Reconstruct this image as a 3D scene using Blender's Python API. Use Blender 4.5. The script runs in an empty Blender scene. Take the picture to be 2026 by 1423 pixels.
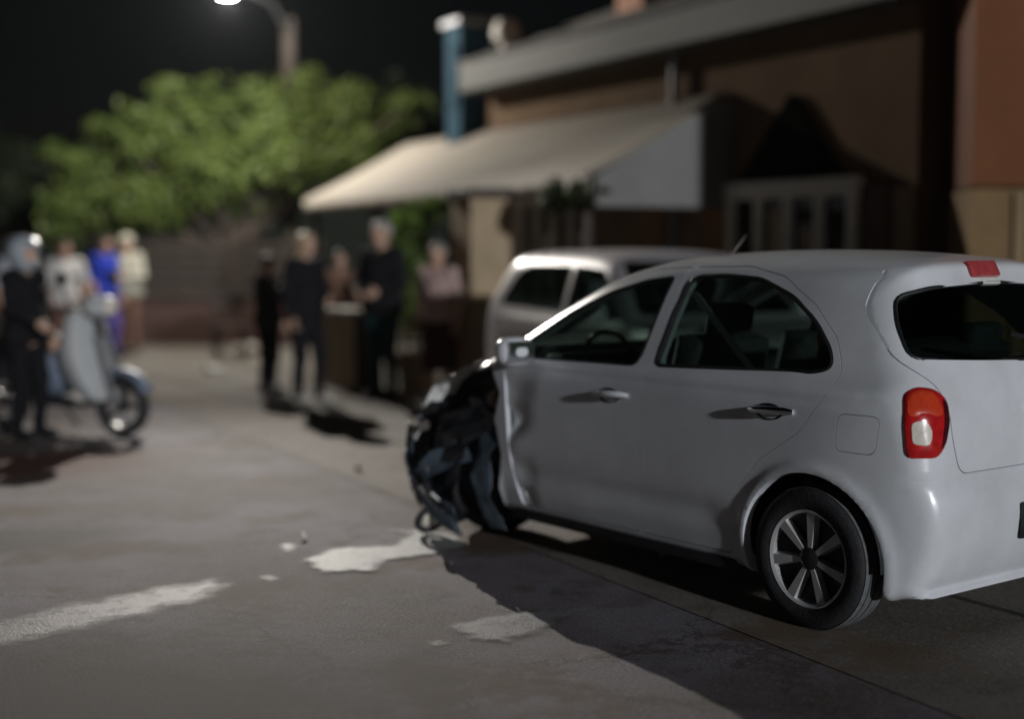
import bpy, bmesh, math, random
import numpy as np
from mathutils import Vector, Matrix, Euler

R = math.radians
SC = bpy.context.scene
COL = SC.collection
rnd = random.Random(7)
nrng = np.random.default_rng(11)

# ------------------------------------------------------------------ camera
FPX, PITCH, CAMH = 2800.0, 0.0787, 1.54            # focal length in photo pixels (photo 2026 x 1423)
cd = bpy.data.cameras.new('camera')
cam = bpy.data.objects.new('camera', cd)
COL.objects.link(cam)
cam.location = (0, 0, CAMH)
cam.rotation_euler = (math.pi / 2 - PITCH, 0, 0)
cd.sensor_width = 36.0
cd.lens = FPX / 2026 * 36.0
cd.clip_start = 0.05
cd.clip_end = 2000
cd.dof.use_dof = True
cd.dof.focus_distance = 5.65
cd.dof.aperture_fstop = 0.54
SC.camera = cam

# ------------------------------------------------------------------ sky, sun, exposure
SUN_EL, SUN_AZ = R(11.0), R(-60.0)                 # low light from behind the camera's right shoulder
wd = bpy.data.worlds.new('World')
SC.world = wd
wd.use_nodes = True
wn = wd.node_tree
bg = wn.nodes['Background']
sky = wn.nodes.new('ShaderNodeTexSky')
sky.sky_type = 'NISHITA'
sky.sun_disc = False
sky.sun_elevation = SUN_EL
sky.sun_rotation = math.pi / 2 - SUN_AZ
wn.links.new(sky.outputs['Color'], bg.inputs['Color'])
bg.inputs['Strength'].default_value = 0.0004

sd = bpy.data.lights.new('sun', 'SUN')
sun = bpy.data.objects.new('sun', sd)
COL.objects.link(sun)
sd.energy = 1.7
sd.angle = R(1.5)
sd.color = (0.93, 0.96, 1.0)
Ldir = Vector((math.cos(SUN_EL) * math.cos(SUN_AZ), math.cos(SUN_EL) * math.sin(SUN_AZ), math.sin(SUN_EL)))
sun.rotation_euler = Ldir.to_track_quat('Z', 'Y').to_euler()

LAMP_BEAM, LAMP_SPILL = 5400.0, 1050.0
SC.view_settings.view_transform = 'Standard'
SC.view_settings.look = 'None'
SC.view_settings.exposure = 0.0
SC.view_settings.gamma = 1.0
SC.view_settings.use_curve_mapping = False
SC.cycles.use_denoising = True
SC.cycles.max_bounces = 8
SC.cycles.transparent_max_bounces = 16
SC.cycles.sample_clamp_indirect = 4.0


# ------------------------------------------------------------------ small helpers
def ground(px, py):
    """Where a photo pixel meets the ground plane."""
    cp, sp = math.cos(PITCH), math.sin(PITCH)
    a, b = (px - 1013) / FPX, (711.5 - py) / FPX
    d = Vector((a, cp + b * sp, -sp + b * cp))
    t = -CAMH / d.z
    return Vector((d.x * t, d.y * t, 0))


def at(px, py, depth):
    cp, sp = math.cos(PITCH), math.sin(PITCH)
    a, b = (px - 1013) / FPX, (711.5 - py) / FPX
    d = Vector((a, cp + b * sp, -sp + b * cp))
    t = depth / d.y
    return Vector((d.x * t, depth, CAMH + d.z * t))


def empty(name, loc=(0, 0, 0), rz=0.0, label=None, cat=None, group=None):
    o = bpy.data.objects.new(name, None)
    COL.objects.link(o)
    o.location = loc
    o.rotation_euler = (0, 0, rz)
    o.empty_display_size = 0.2
    tag(o, label, cat, group)
    return o


def tag(o, label=None, cat=None, group=None, kind=None):
    if label: o['label'] = label
    if cat: o['category'] = cat
    if group: o['group'] = group
    if kind: o['kind'] = kind
    return o


def mk(name, verts, faces, mat, parent=None, smooth=False, sharp=None):
    me = bpy.data.meshes.new(name)
    me.from_pydata([tuple(v) for v in verts], [], [tuple(f) for f in faces])
    return link(name, me, mat, parent, smooth, sharp)


def link(name, me, mat, parent=None, smooth=False, sharp=None):
    me.update()
    o = bpy.data.objects.new(name, me)
    COL.objects.link(o)
    if mat is not None:
        me.materials.clear()
        me.materials.append(mat)
    if smooth:
        me.shade_smooth()
        if sharp: me.set_sharp_from_angle(angle=R(sharp))
    if parent: o.parent = parent
    return o


class MB:
    """Collects simple solids into one mesh."""
    def __init__(s):
        s.v, s.f = [], []

    def add(s, vs, fs):
        o = len(s.v)
        s.v += [Vector(v) for v in vs]
        s.f += [tuple(i + o for i in f) for f in fs]
        return s

    def box(s, c, size, rot=None, bev=0.0):
        bm = bmesh.new()
        bmesh.ops.create_cube(bm, size=1.0)
        for v in bm.verts: v.co = Vector((v.co.x * size[0], v.co.y * size[1], v.co.z * size[2]))
        if bev:
            bmesh.ops.bevel(bm, geom=bm.edges[:], offset=bev, segments=2, affect='EDGES', profile=0.6)
        M = Matrix.Translation(Vector(c)) @ (rot.to_matrix().to_4x4() if rot is not None else Matrix())
        bm.verts.index_update()
        s.add([M @ v.co for v in bm.verts], [[v.index for v in f.verts] for f in bm.faces])
        bm.free()
        return s

    def tube(s, pts, r, n=10, caps=True):
        pts = [Vector(p) for p in pts]
        rs = r if isinstance(r, (list, tuple)) else [r] * len(pts)
        t0 = (pts[1] - pts[0]).normalized()
        u = t0.orthogonal().normalized()
        vs, fs = [], []
        for i, p in enumerate(pts):
            t = (pts[min(i + 1, len(pts) - 1)] - pts[max(i - 1, 0)]).normalized()
            u = (u - t * u.dot(t)).normalized()
            w = t.cross(u)
            for k in range(n):
                a = 2 * math.pi * k / n
                vs.append(p + (u * math.cos(a) + w * math.sin(a)) * rs[i])
        for i in range(len(pts) - 1):
            for k in range(n):
                k2 = (k + 1) % n
                fs.append((i * n + k, i * n + k2, (i + 1) * n + k2, (i + 1) * n + k))
        if caps:
            fs.append(tuple(reversed(range(n))))
            fs.append(tuple((len(pts) - 1) * n + k for k in range(n)))
        return s.add(vs, fs)

    def lathe(s, prof, c=(0, 0, 0), axis='Z', n=40, closed=False):
        """prof: list of (radius, height)."""
        vs, fs = [], []
        m = len(prof)
        for k in range(n):
            a = 2 * math.pi * k / n
            for (r, h) in prof:
                if axis == 'Z': q = (r * math.cos(a), r * math.sin(a), h)
                else: q = (r * math.cos(a), h, r * math.sin(a))
                vs.append(Vector(c) + Vector(q))
        for k in range(n):
            k2 = (k + 1) % n
            for i in range(m if closed else m - 1):
                j = (i + 1) % m
                f = (k * m + i, k2 * m + i, k2 * m + j, k * m + j)
                fs.append(f if axis == 'Z' else f[::-1])
        return s.add(vs, fs)

    def prism(s, poly, z0, z1):
        n = len(poly)
        vs = [(p[0], p[1], z0) for p in poly] + [(p[0], p[1], z1) for p in poly]
        fs = [tuple(reversed(range(n))), tuple(range(n, 2 * n))]
        fs += [(i, (i + 1) % n, n + (i + 1) % n, n + i) for i in range(n)]
        return s.add(vs, fs)

    def xf(s, M):
        s.v = [M @ v for v in s.v]
        return s

    def build(s, name, mat, parent=None, smooth=False, sharp=40):
        return mk(name, s.v, s.f, mat, parent, smooth, sharp if smooth else None)


# ------------------------------------------------------------------ materials
def mat(name, col, rough=0.6, metal=0.0, var=0.25, scale=6.0, bump=0.0, bscale=40.0, coat=0.0, spec=0.5, trans=0.0, col2=None):
    m = bpy.data.materials.new(name)
    m.use_nodes = True
    nt = m.node_tree
    p = nt.nodes['Principled BSDF']
    tc = nt.nodes.new('ShaderNodeTexCoord')
    nz = nt.nodes.new('ShaderNodeTexNoise')
    nz.inputs['Scale'].default_value = scale
    nz.inputs['Detail'].default_value = 6
    nz.inputs['Roughness'].default_value = 0.65
    nt.links.new(tc.outputs['Object'], nz.inputs['Vector'])
    rp = nt.nodes.new('ShaderNodeValToRGB')
    rp.color_ramp.elements[0].position = 0.3
    rp.color_ramp.elements[1].position = 0.72
    c2 = col2 or tuple(min(1, c * (1 + var)) for c in col)
    c1 = tuple(c * (1 - var) for c in col) if col2 is None else col
    rp.color_ramp.elements[0].color = (*c1, 1)
    rp.color_ramp.elements[1].color = (*c2, 1)
    nt.links.new(nz.outputs['Fac'], rp.inputs['Fac'])
    nt.links.new(rp.outputs['Color'], p.inputs['Base Color'])
    p.inputs['Roughness'].default_value = rough
    p.inputs['Metallic'].default_value = metal
    p.inputs['Coat Weight'].default_value = coat
    p.inputs['Coat Roughness'].default_value = 0.12
    p.inputs['Specular IOR Level'].default_value = spec
    if bump:
        n2 = nt.nodes.new('ShaderNodeTexNoise')
        n2.inputs['Scale'].default_value = bscale
        n2.inputs['Detail'].default_value = 5
        nt.links.new(tc.outputs['Object'], n2.inputs['Vector'])
        b = nt.nodes.new('ShaderNodeBump')
        b.inputs['Strength'].default_value = bump
        b.inputs['Distance'].default_value = 0.02
        nt.links.new(n2.outputs['Fac'], b.inputs['Height'])
        nt.links.new(b.outputs['Normal'], p.inputs['Normal'])
    return m


def glass_mat(name, tint, gloss=0.05):
    m = bpy.data.materials.new(name)
    m.use_nodes = True
    nt = m.node_tree
    nt.nodes.remove(nt.nodes['Principled BSDF'])
    out = nt.nodes['Material Output']
    tr = nt.nodes.new('ShaderNodeBsdfTransparent')
    tr.inputs['Color'].default_value = (*tint, 1)
    gl = nt.nodes.new('ShaderNodeBsdfGlossy')
    gl.inputs['Roughness'].default_value = gloss
    lw = nt.nodes.new('ShaderNodeLayerWeight')
    lw.inputs['Blend'].default_value = .5
    pw = nt.nodes.new('ShaderNodeMath')
    pw.operation = 'POWER'
    pw.inputs[1].default_value = 4.0
    nt.links.new(lw.outputs['Facing'], pw.inputs[0])
    fr = nt.nodes.new('ShaderNodeMath')
    fr.operation = 'MULTIPLY_ADD'
    fr.inputs[1].default_value = .80
    fr.inputs[2].default_value = .04
    nt.links.new(pw.outputs['Value'], fr.inputs[0])
    mx = nt.nodes.new('ShaderNodeMixShader')
    nt.links.new(fr.outputs['Value'], mx.inputs['Fac'])
    nt.links.new(tr.outputs['BSDF'], mx.inputs[1])
    nt.links.new(gl.outputs['BSDF'], mx.inputs[2])
    nt.links.new(mx.outputs['Shader'], out.inputs['Surface'])
    return m


def leaf_mat(name, c1, c2, trans=0.45):
    m = bpy.data.materials.new(name)
    m.use_nodes = True
    nt = m.node_tree
    p = nt.nodes['Principled BSDF']
    out = nt.nodes['Material Output']
    tc = nt.nodes.new('ShaderNodeTexCoord')
    nz = nt.nodes.new('ShaderNodeTexNoise')
    nz.inputs['Scale'].default_value = 2.5
    nz.inputs['Detail'].default_value = 5
    nt.links.new(tc.outputs['Object'], nz.inputs['Vector'])
    rp = nt.nodes.new('ShaderNodeValToRGB')
    rp.color_ramp.elements[0].position = 0.35
    rp.color_ramp.elements[1].position = 0.65
    rp.color_ramp.elements[0].color = (*c1, 1)
    rp.color_ramp.elements[1].color = (*c2, 1)
    nt.links.new(nz.outputs['Fac'], rp.inputs['Fac'])
    nt.links.new(rp.outputs['Color'], p.inputs['Base Color'])
    p.inputs['Roughness'].default_value = 0.55
    t = nt.nodes.new('ShaderNodeBsdfTranslucent')
    nt.links.new(rp.outputs['Color'], t.inputs['Color'])
    mx = nt.nodes.new('ShaderNodeMixShader')
    mx.inputs['Fac'].default_value = trans
    nt.links.new(p.outputs['BSDF'], mx.inputs[1])
    nt.links.new(t.outputs['BSDF'], mx.inputs[2])
    nt.links.new(mx.outputs['Shader'], out.inputs['Surface'])
    return m


def asphalt_mat(name, ca, cb, grit=0.35, patches=None, big=0.5):
    m = bpy.data.materials.new(name)
    m.use_nodes = True
    nt = m.node_tree
    L = nt.links.new
    p = nt.nodes['Principled BSDF']
    tc = nt.nodes.new('ShaderNodeTexCoord')

    def noise(sc, det=6, ro=0.6):
        n = nt.nodes.new('ShaderNodeTexNoise')
        n.inputs['Scale'].default_value = sc
        n.inputs['Detail'].default_value = det
        n.inputs['Roughness'].default_value = ro
        L(tc.outputs['Object'], n.inputs['Vector'])
        return n

    def mixc(a, b, fac):
        x = nt.nodes.new('ShaderNodeMix')
        x.data_type = 'RGBA'
        for sock, val in ((x.inputs['A'], a), (x.inputs['B'], b)):
            if isinstance(val, tuple): sock.default_value = (*val, 1)
            else: L(val, sock)
        if isinstance(fac, float): x.inputs['Factor'].default_value = fac
        else: L(fac, x.inputs['Factor'])
        return x.outputs['Result']

    def ramp(src, a, b):
        r = nt.nodes.new('ShaderNodeMapRange')
        r.inputs['From Min'].default_value = a
        r.inputs['From Max'].default_value = b
        r.interpolation_type = 'SMOOTHSTEP'
        L(src, r.inputs['Value'])
        return r.outputs['Result']
    big_n = noise(big, 4, 0.6)
    mid_n = noise(2.2, 6, 0.7)
    fine_n = noise(62, 5, 0.8)
    spk = nt.nodes.new('ShaderNodeTexVoronoi')
    spk.inputs['Scale'].default_value = 130
    L(tc.outputs['Object'], spk.inputs['Vector'])
    c = mixc(ca, cb, ramp(big_n.outputs['Fac'], 0.38, 0.60))
    c = mixc(c, tuple(x * 0.62 for x in ca), ramp(mid_n.outputs['Fac'], 0.50, 0.70))
    c = mixc(c, tuple(min(1, x * 1.9) for x in cb), ramp(fine_n.outputs['Fac'], 0.52, 0.72))
    c = mixc(c, tuple(x * .5 for x in ca), ramp(fine_n.outputs['Fac'], 0.47, 0.32))
    sp = nt.nodes.new('ShaderNodeMath')
    sp.operation = 'MULTIPLY'
    L(ramp(spk.outputs['Distance'], 0.26, 0.10), sp.inputs[0])
    sp.inputs[1].default_value = grit
    c = mixc(c, tuple(min(1, x * 2.6) for x in cb), sp.outputs['Value'])
    tint_n = noise(1.15, 5, 0.65)
    c = mixc(c, (ca[0] * 1.05, ca[1] * .86, ca[2] * .68), ramp(tint_n.outputs['Fac'], 0.50, 0.36))
    cr = noise(0.9, 9, 0.75)
    crk = nt.nodes.new('ShaderNodeTexVoronoi')
    crk.feature = 'DISTANCE_TO_EDGE'
    crk.inputs['Scale'].default_value = 0.55
    wv = nt.nodes.new('ShaderNodeVectorMath')
    wv.operation = 'ADD'
    L(tc.outputs['Object'], wv.inputs[0])
    L(cr.outputs['Color'], wv.inputs[1])
    L(wv.outputs['Vector'], crk.inputs['Vector'])
    c = mixc(c, tuple(x * 0.78 for x in ca), ramp(crk.outputs['Distance'], 0.010, 0.001))
    if patches:
        for (cx, cy, rx, ry, ang, sc_) in patches:
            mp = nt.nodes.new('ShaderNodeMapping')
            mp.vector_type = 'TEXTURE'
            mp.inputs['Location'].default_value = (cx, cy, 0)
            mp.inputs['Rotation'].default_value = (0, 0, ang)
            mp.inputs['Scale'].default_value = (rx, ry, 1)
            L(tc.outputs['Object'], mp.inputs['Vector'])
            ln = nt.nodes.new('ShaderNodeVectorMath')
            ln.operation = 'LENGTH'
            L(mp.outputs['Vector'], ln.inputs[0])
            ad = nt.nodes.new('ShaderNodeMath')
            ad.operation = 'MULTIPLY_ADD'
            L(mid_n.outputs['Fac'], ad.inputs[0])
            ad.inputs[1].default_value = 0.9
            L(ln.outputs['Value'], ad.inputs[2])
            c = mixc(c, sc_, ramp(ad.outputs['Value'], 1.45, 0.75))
    L(c, p.inputs['Base Color'])
    p.inputs['Roughness'].default_value = 0.82
    b = nt.nodes.new('ShaderNodeBump')
    b.inputs['Strength'].default_value = 0.8
    b.inputs['Distance'].default_value = 0.007
    L(fine_n.outputs['Fac'], b.inputs['Height'])
    L(b.outputs['Normal'], p.inputs['Normal'])
    return m


M = {}
M['paint_white'] = mat('white_car_paint', (.70, .72, .75), .28, var=.13, scale=1.8, coat=.6, bump=.03, bscale=5)
M['paint_silver'] = mat('silver_car_paint', (.30, .285, .295), .5, metal=.1, var=.08, scale=2, coat=.1)
M['rubber'] = mat('tyre_rubber', (.022, .022, .024), .75, var=.4, scale=30, bump=.2, bscale=80)
M['black_plastic'] = mat('black_plastic', (.012, .013, .015), .45, var=.4, scale=12, bump=.08)
M['blue_plastic'] = mat('dark_blue_grey_plastic', (.055, .075, .095), .38, var=.45, scale=9, bump=.1, bscale=20)
M['pale_rubber'] = mat('pale_tyre_tread', (.12, .125, .13), .9, var=.35, scale=25, bump=.2, bscale=60)  # paler grey than the sidewall rubber
M['alloy'] = mat('silver_alloy', (.58, .58, .58), .35, metal=.35, var=.1, scale=20)
M['alloy_dark'] = mat('dark_wheel_cover', (.03, .032, .034), .4, metal=.4, var=.3, scale=20)
M['metal'] = mat('bent_bare_metal', (.30, .30, .31), .42, metal=.7, var=.4, scale=14, bump=.25, bscale=14)
M['rust'] = mat('rusty_metal', (.20, .12, .085), .7, metal=.2, var=.5, scale=10, bump=.3)
M['chrome'] = mat('chrome_reflector', (.85, .86, .88), .12, metal=1, var=.05)
M['red_lens'] = mat('red_lamp_lens', (.50, .012, .014), .12, var=.35, scale=25, coat=1)
M['orange_lens'] = mat('orange_red_lens', (.62, .055, .02), .15, var=.2, scale=25, coat=1)
M['white_lens'] = mat('clear_lamp_lens', (.75, .68, .60), .15, var=.15, scale=30, coat=1)
M['dark_lens'] = mat('dark_red_lens', (.06, .008, .01), .15, var=.3, scale=30, coat=1)
M['car_glass'] = glass_mat('tinted_car_glass', (.66, .73, .70), .03)
M['rear_glass'] = glass_mat('dark_rear_glass', (.42, .46, .45), .03)
M['seat_fabric'] = mat('dark_seat_fabric', (.11, .12, .115), .9, var=.3, scale=30, bump=.2, bscale=90)
M['seat_grey'] = mat('grey_seat_fabric', (.16, .20, .19), .9, var=.25, scale=30, bump=.2, bscale=90)
M['pale_plastic'] = mat('pale_plastic', (.65, .66, .62), .5, var=.1, scale=20)
M['white_print'] = mat('white_fragment', (.72, .66, .55), .55, var=.2, scale=30)
M['pink'] = mat('pale_pink', (.75, .33, .28), .6, var=.2, scale=30)


# ------------------------------------------------------------------ implicit surfaces (arrays in, a clean quad mesh out)
def nets(fn, lo, hi, h, newton=3):
    lo = np.array(lo, float)
    n = np.ceil((np.array(hi, float) - lo) / h).astype(int) + 1
    xs = [lo[i] + np.arange(n[i]) * h for i in range(3)]
    X, Y, Z = np.meshgrid(*xs, indexing='ij')
    v = fn(X, Y, Z)
    ins = v < 0
    c = [ins[a:n[0] - 1 + a, b:n[1] - 1 + b, d:n[2] - 1 + d] for a in (0, 1) for b in (0, 1) for d in (0, 1)]
    s = sum(x.astype(np.int8) for x in c)
    act = (s > 0) & (s < 8)
    idx = -np.ones(act.shape, int)
    cells = np.argwhere(act)
    idx[act] = np.arange(len(cells))
    pos = np.zeros((len(cells), 3))
    cnt = np.zeros(len(cells))
    i, j, k = cells.T
    for ax in range(3):
        for a in (0, 1):
            for b in (0, 1):
                o0 = [0, 0, 0]
                oth = [q for q in range(3) if q != ax]
                o0[oth[0]], o0[oth[1]] = a, b
                o1 = list(o0)
                o1[ax] = 1
                va = v[i + o0[0], j + o0[1], k + o0[2]]
                vb = v[i + o1[0], j + o1[1], k + o1[2]]
                m = (va < 0) != (vb < 0)
                t = np.where(m, va / np.where(m, va - vb, 1), 0)
                p = np.stack([np.full(len(cells), o0[q], float) for q in range(3)], 1)
                p[:, ax] += t
                pos[m] += p[m]
                cnt[m] += 1
    P = lo + (cells + pos / cnt[:, None]) * h
    faces = []
    for ax in range(3):
        oth = [q for q in range(3) if q != ax]
        sl0 = [slice(None)] * 3
        sl1 = [slice(None)] * 3
        sl0[ax] = slice(0, n[ax] - 1)
        sl1[ax] = slice(1, n[ax])
        for q in oth:
            sl0[q] = slice(1, n[q] - 1)
            sl1[q] = slice(1, n[q] - 1)
        A, B = ins[tuple(sl0)], ins[tuple(sl1)]
        e = np.argwhere(A != B)
        if not len(e): continue
        fl = A[tuple(e.T)]
        e = e.copy()
        for q in oth: e[:, q] += 1

        def cell(da, db):
            r = e.copy()
            r[:, oth[0]] -= da
            r[:, oth[1]] -= db
            return idx[tuple(r.T)]
        q = np.stack([cell(1, 1), cell(0, 1), cell(0, 0), cell(1, 0)], 1)
        if ax == 1: fl = ~fl
        q[~fl] = q[~fl][:, ::-1]
        faces.append(q)
    F = np.concatenate(faces)
    e = h * 0.15
    for _ in range(newton):
        x, y, z = P.T
        d0 = fn(x, y, z)
        g = np.stack([fn(x + e, y, z) - fn(x - e, y, z), fn(x, y + e, z) - fn(x, y - e, z), fn(x, y, z + e) - fn(x, y, z - e)], 1) / (2 * e)
        g2 = np.clip((g * g).sum(1), 0.2, None)
        st = -(d0 / g2)[:, None] * g
        P = P + np.clip(st, -h * .6, h * .6)
    return P, F


def mesh_np(name, P, F):
    me = bpy.data.meshes.new(name)
    me.vertices.add(len(P))
    me.vertices.foreach_set('co', np.asarray(P, np.float32).ravel())
    nf = len(F)
    me.loops.add(nf * 4)
    me.polygons.add(nf)
    me.loops.foreach_set('vertex_index', np.asarray(F, np.int32).ravel())
    me.polygons.foreach_set('loop_start', np.arange(nf, dtype=np.int32) * 4)
    me.update(calc_edges=True)
    me.validate()
    return me


def iso(name, fn, lo, hi, h, material, parent=None, sharp=None, newton=3):
    P, F = nets(fn, lo, hi, h, newton)
    return link(name, mesh_np(name, P, F), material, parent, True, sharp)


def boolean(a, b, op):
    """mesh a (op) mesh b -> new mesh; a and b are meshes."""
    oa = bpy.data.objects.new('tmp_a', a)
    ob = bpy.data.objects.new('tmp_b', b)
    COL.objects.link(oa)
    COL.objects.link(ob)
    res = None
    for solver in ('MANIFOLD', 'EXACT'):
        oa.modifiers.clear()
        md = oa.modifiers.new('b', 'BOOLEAN')
        md.object = ob
        md.operation = op
        try: md.solver = solver
        except TypeError: continue
        dg = bpy.context.evaluated_depsgraph_get()
        dg.update()
        r = bpy.data.meshes.new_from_object(oa.evaluated_get(dg))
        if len(r.vertices) and not (op == 'DIFFERENCE' and len(r.vertices) == len(a.vertices) and solver == 'MANIFOLD'):
            res = r
            break
        res = r
    bpy.data.objects.remove(oa)
    bpy.data.objects.remove(ob)
    return res


def crom(pts, n=8, closed=True):
    P = np.array(pts, float)
    N = len(P)
    out = []
    for i in range(N if closed else N - 1):
        if closed: a, b, c, d = P[(i - 1) % N], P[i], P[(i + 1) % N], P[(i + 2) % N]
        else: a, b, c, d = P[max(i - 1, 0)], P[i], P[i + 1], P[min(i + 2, N - 1)]
        for t in np.linspace(0, 1, n, endpoint=False):
            out.append(.5 * ((2 * b) + (c - a) * t + (2 * a - 5 * b + 4 * c - d) * t * t + (3 * b - a - 3 * c + d) * t ** 3))
    if not closed: out.append(P[-1])
    return np.array(out)


def rounded(pts, r=0.03, n=5):
    """polygon with its corners rounded by r."""
    P = np.array(pts, float)
    out = []
    N = len(P)
    for i in range(N):
        a, b, c = P[i - 1], P[i], P[(i + 1) % N]
        la, lc = np.linalg.norm(a - b), np.linalg.norm(c - b)
        rr = min(r, la * .45, lc * .45)
        p0, p1 = b + (a - b) / la * rr, b + (c - b) / lc * rr
        for t in np.linspace(0, 1, n):
            out.append((1 - t) ** 2 * p0 + 2 * t * (1 - t) * b + t * t * p1)
    return np.array(out)


def prism_mesh(poly, axis, d0, d1):
    """closed prism; poly in (x,z) for axis 'Y', in (y,z) for axis 'X'."""
    P = np.array(poly, float)
    area = 0.5 * np.sum(P[:, 0] * np.roll(P[:, 1], -1) - np.roll(P[:, 0], -1) * P[:, 1])
    if area < 0: P = P[::-1]
    n = len(P)
    if axis == 'Y': V = [(p[0], d0, p[1]) for p in P] + [(p[0], d1, p[1]) for p in P]
    else: V = [(d0, p[0], p[1]) for p in P] + [(d1, p[0], p[1]) for p in P]
    F = [tuple(reversed(range(n))), tuple(range(n, 2 * n))] + [(i, (i + 1) % n, n + (i + 1) % n, n + i) for i in range(n)]
    me = bpy.data.meshes.new('prism')
    me.from_pydata(V, [], F)
    bm = bmesh.new()
    bm.from_mesh(me)
    bmesh.ops.triangulate(bm, faces=bm.faces[:])
    bmesh.ops.recalc_face_normals(bm, faces=bm.faces[:])
    bm.to_mesh(me)
    bm.free()
    return me


def scaled(poly, s):
    P = np.array(poly, float)
    c = P.mean(0)
    return c + (P - c) * s


class Field2:
    """signed distance to a closed 2-D outline, tabulated."""
    def __init__(s, poly, lo, hi, r=.01):
        s.lo = np.array(lo, float)
        s.r = r
        nx, ny = int((hi[0] - lo[0]) / r) + 2, int((hi[1] - lo[1]) / r) + 2
        X, Y = np.meshgrid(lo[0] + np.arange(nx) * r, lo[1] + np.arange(ny) * r, indexing='ij')
        d = np.full(X.shape, 1e9)
        ins = np.zeros(X.shape, bool)
        N = len(poly)
        for i in range(N):
            ax, ay = poly[i]
            bx, by = poly[(i + 1) % N]
            ex, ey = bx - ax, by - ay
            t = np.clip(((X - ax) * ex + (Y - ay) * ey) / (ex * ex + ey * ey + 1e-12), 0, 1)
            d = np.minimum(d, (X - ax - t * ex) ** 2 + (Y - ay - t * ey) ** 2)
            if ay != by:
                ins ^= ((ay > Y) != (by > Y)) & (X < (bx - ax) * (Y - ay) / (by - ay) + ax)
        s.v = np.where(ins, -1, 1) * np.sqrt(d)

    def __call__(s, x, y):
        u = np.clip((x - s.lo[0]) / s.r, 0, s.v.shape[0] - 1.001)
        v = np.clip((y - s.lo[1]) / s.r, 0, s.v.shape[1] - 1.001)
        i, j = u.astype(int), v.astype(int)
        fu, fv = u - i, v - j
        V = s.v
        return V[i, j] * (1 - fu) * (1 - fv) + V[i + 1, j] * fu * (1 - fv) + V[i, j + 1] * (1 - fu) * fv + V[i + 1, j + 1] * fu * fv


def smax(a, b, k):
    h = np.clip(k - np.abs(a - b), 0, None) / k
    return np.maximum(a, b) + h * h * k * .25


def smin(a, b, k): return -smax(-a, -b, k)


def sst(a, b, x):
    t = np.clip((x - a) / (b - a), 0, 1)
    return t * t * (3 - 2 * t)


# ================================================================== SETTING
U = Vector((-.469, .883, 0))          # along the street, away from the camera
N = Vector((.883, .469, 0))           # across the street, to the right
FP = Vector((2.11, 13.7, 0))          # a point on the tavern's front wall


def F(t, n=0.0, z=0.0):
    return FP + U * t + N * n + Vector((0, 0, z))


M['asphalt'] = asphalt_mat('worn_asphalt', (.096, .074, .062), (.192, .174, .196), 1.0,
                           patches=[(-3.5, 10.0, 1.5, .95, R(14), (.085, .026, .012)), (-1.75, 4.65, 2.1, 1.5, R(8), (.040, .033, .029)), (-2.6, 7.4, .8, .5, R(30), (.075, .062, .058))])  # ragged patches: reddish at left, darker ones in the lower left
M['gutter'] = asphalt_mat('concrete_gutter', (.140, .121, .100), (.205, .182, .160), .5)
M['paving'] = asphalt_mat('pale_pavement', (.148, .137, .117), (.20, .187, .165), .3)
M['joint'] = mat('dark_joint', (.06, .055, .05), .9, var=.4, scale=5)

S = 260.0
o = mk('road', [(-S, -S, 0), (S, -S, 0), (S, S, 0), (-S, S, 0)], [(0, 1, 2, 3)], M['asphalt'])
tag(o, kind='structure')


def strip(name, p, q, z, m):
    """sheet between two ground polylines."""
    n = len(p)
    o = mk(name, [(a.x, a.y, z) for a in p] + [(a.x, a.y, z) for a in q], [(i, i + 1, n + i + 1, n + i) for i in range(n - 1)], m)
    return tag(o, kind='structure')


EA, EB = Vector((-.55, 8.35, 0)), Vector((-.79, 10.85, 0))     # gutter's street edge, pavement edge
ud, ud2 = Vector((-.467, .884, 0)), Vector((-.5, .866, 0))
ts = [-9, -3, 0, 4, 8, 14, 30, 60]
pa = [EA + ud * t for t in ts]
pb = [EB + ud2 * (t - 2.2) for t in ts]
pc = [p + N * .035 for p in pb]
pd = [p + N * 30 for p in pb]
strip('gutter', pa, pb, .004, M['gutter'])
strip('pavement_edge_line', pb, pc, .006, M['joint'])  # thin dark strip along the pavement's street edge
strip('pavement', pc, pd, .008, M['paving'])


def worn_paint(name, col, cover, rough=.6):
    """old paint: white where it is left, worn through towards its rim."""
    m = mat(name, col, rough, var=.14, scale=9, bump=.25, bscale=90)
    nt = m.node_tree
    p = nt.nodes['Principled BSDF']
    tc = nt.nodes.new('ShaderNodeTexCoord')
    n = nt.nodes.new('ShaderNodeTexNoise')
    n.inputs['Scale'].default_value = 11.0
    n.inputs['Detail'].default_value = 12
    n.inputs['Roughness'].default_value = .72
    nt.links.new(tc.outputs['Object'], n.inputs['Vector'])
    at_ = nt.nodes.new('ShaderNodeAttribute')
    at_.attribute_name = 'edge'
    a = nt.nodes.new('ShaderNodeMath')
    a.operation = 'MULTIPLY'
    nt.links.new(n.outputs['Fac'], a.inputs[0])
    nt.links.new(at_.outputs['Fac'], a.inputs[1])
    r = nt.nodes.new('ShaderNodeMapRange')
    r.interpolation_type = 'SMOOTHSTEP'
    r.inputs['From Min'].default_value = .12
    r.inputs['From Max'].default_value = .66 - .16 * cover
    r.inputs['To Max'].default_value = min(1, cover)
    nt.links.new(a.outputs['Value'], r.inputs['Value'])
    tr = nt.nodes.new('ShaderNodeBsdfTransparent')
    mx = nt.nodes.new('ShaderNodeMixShader')
    nt.links.new(r.outputs['Result'], mx.inputs['Fac'])
    nt.links.new(tr.outputs['BSDF'], mx.inputs[1])
    nt.links.new(p.outputs['BSDF'], mx.inputs[2])
    nt.links.new(mx.outputs['Shader'], nt.nodes['Material Output'].inputs['Surface'])
    return m


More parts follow.
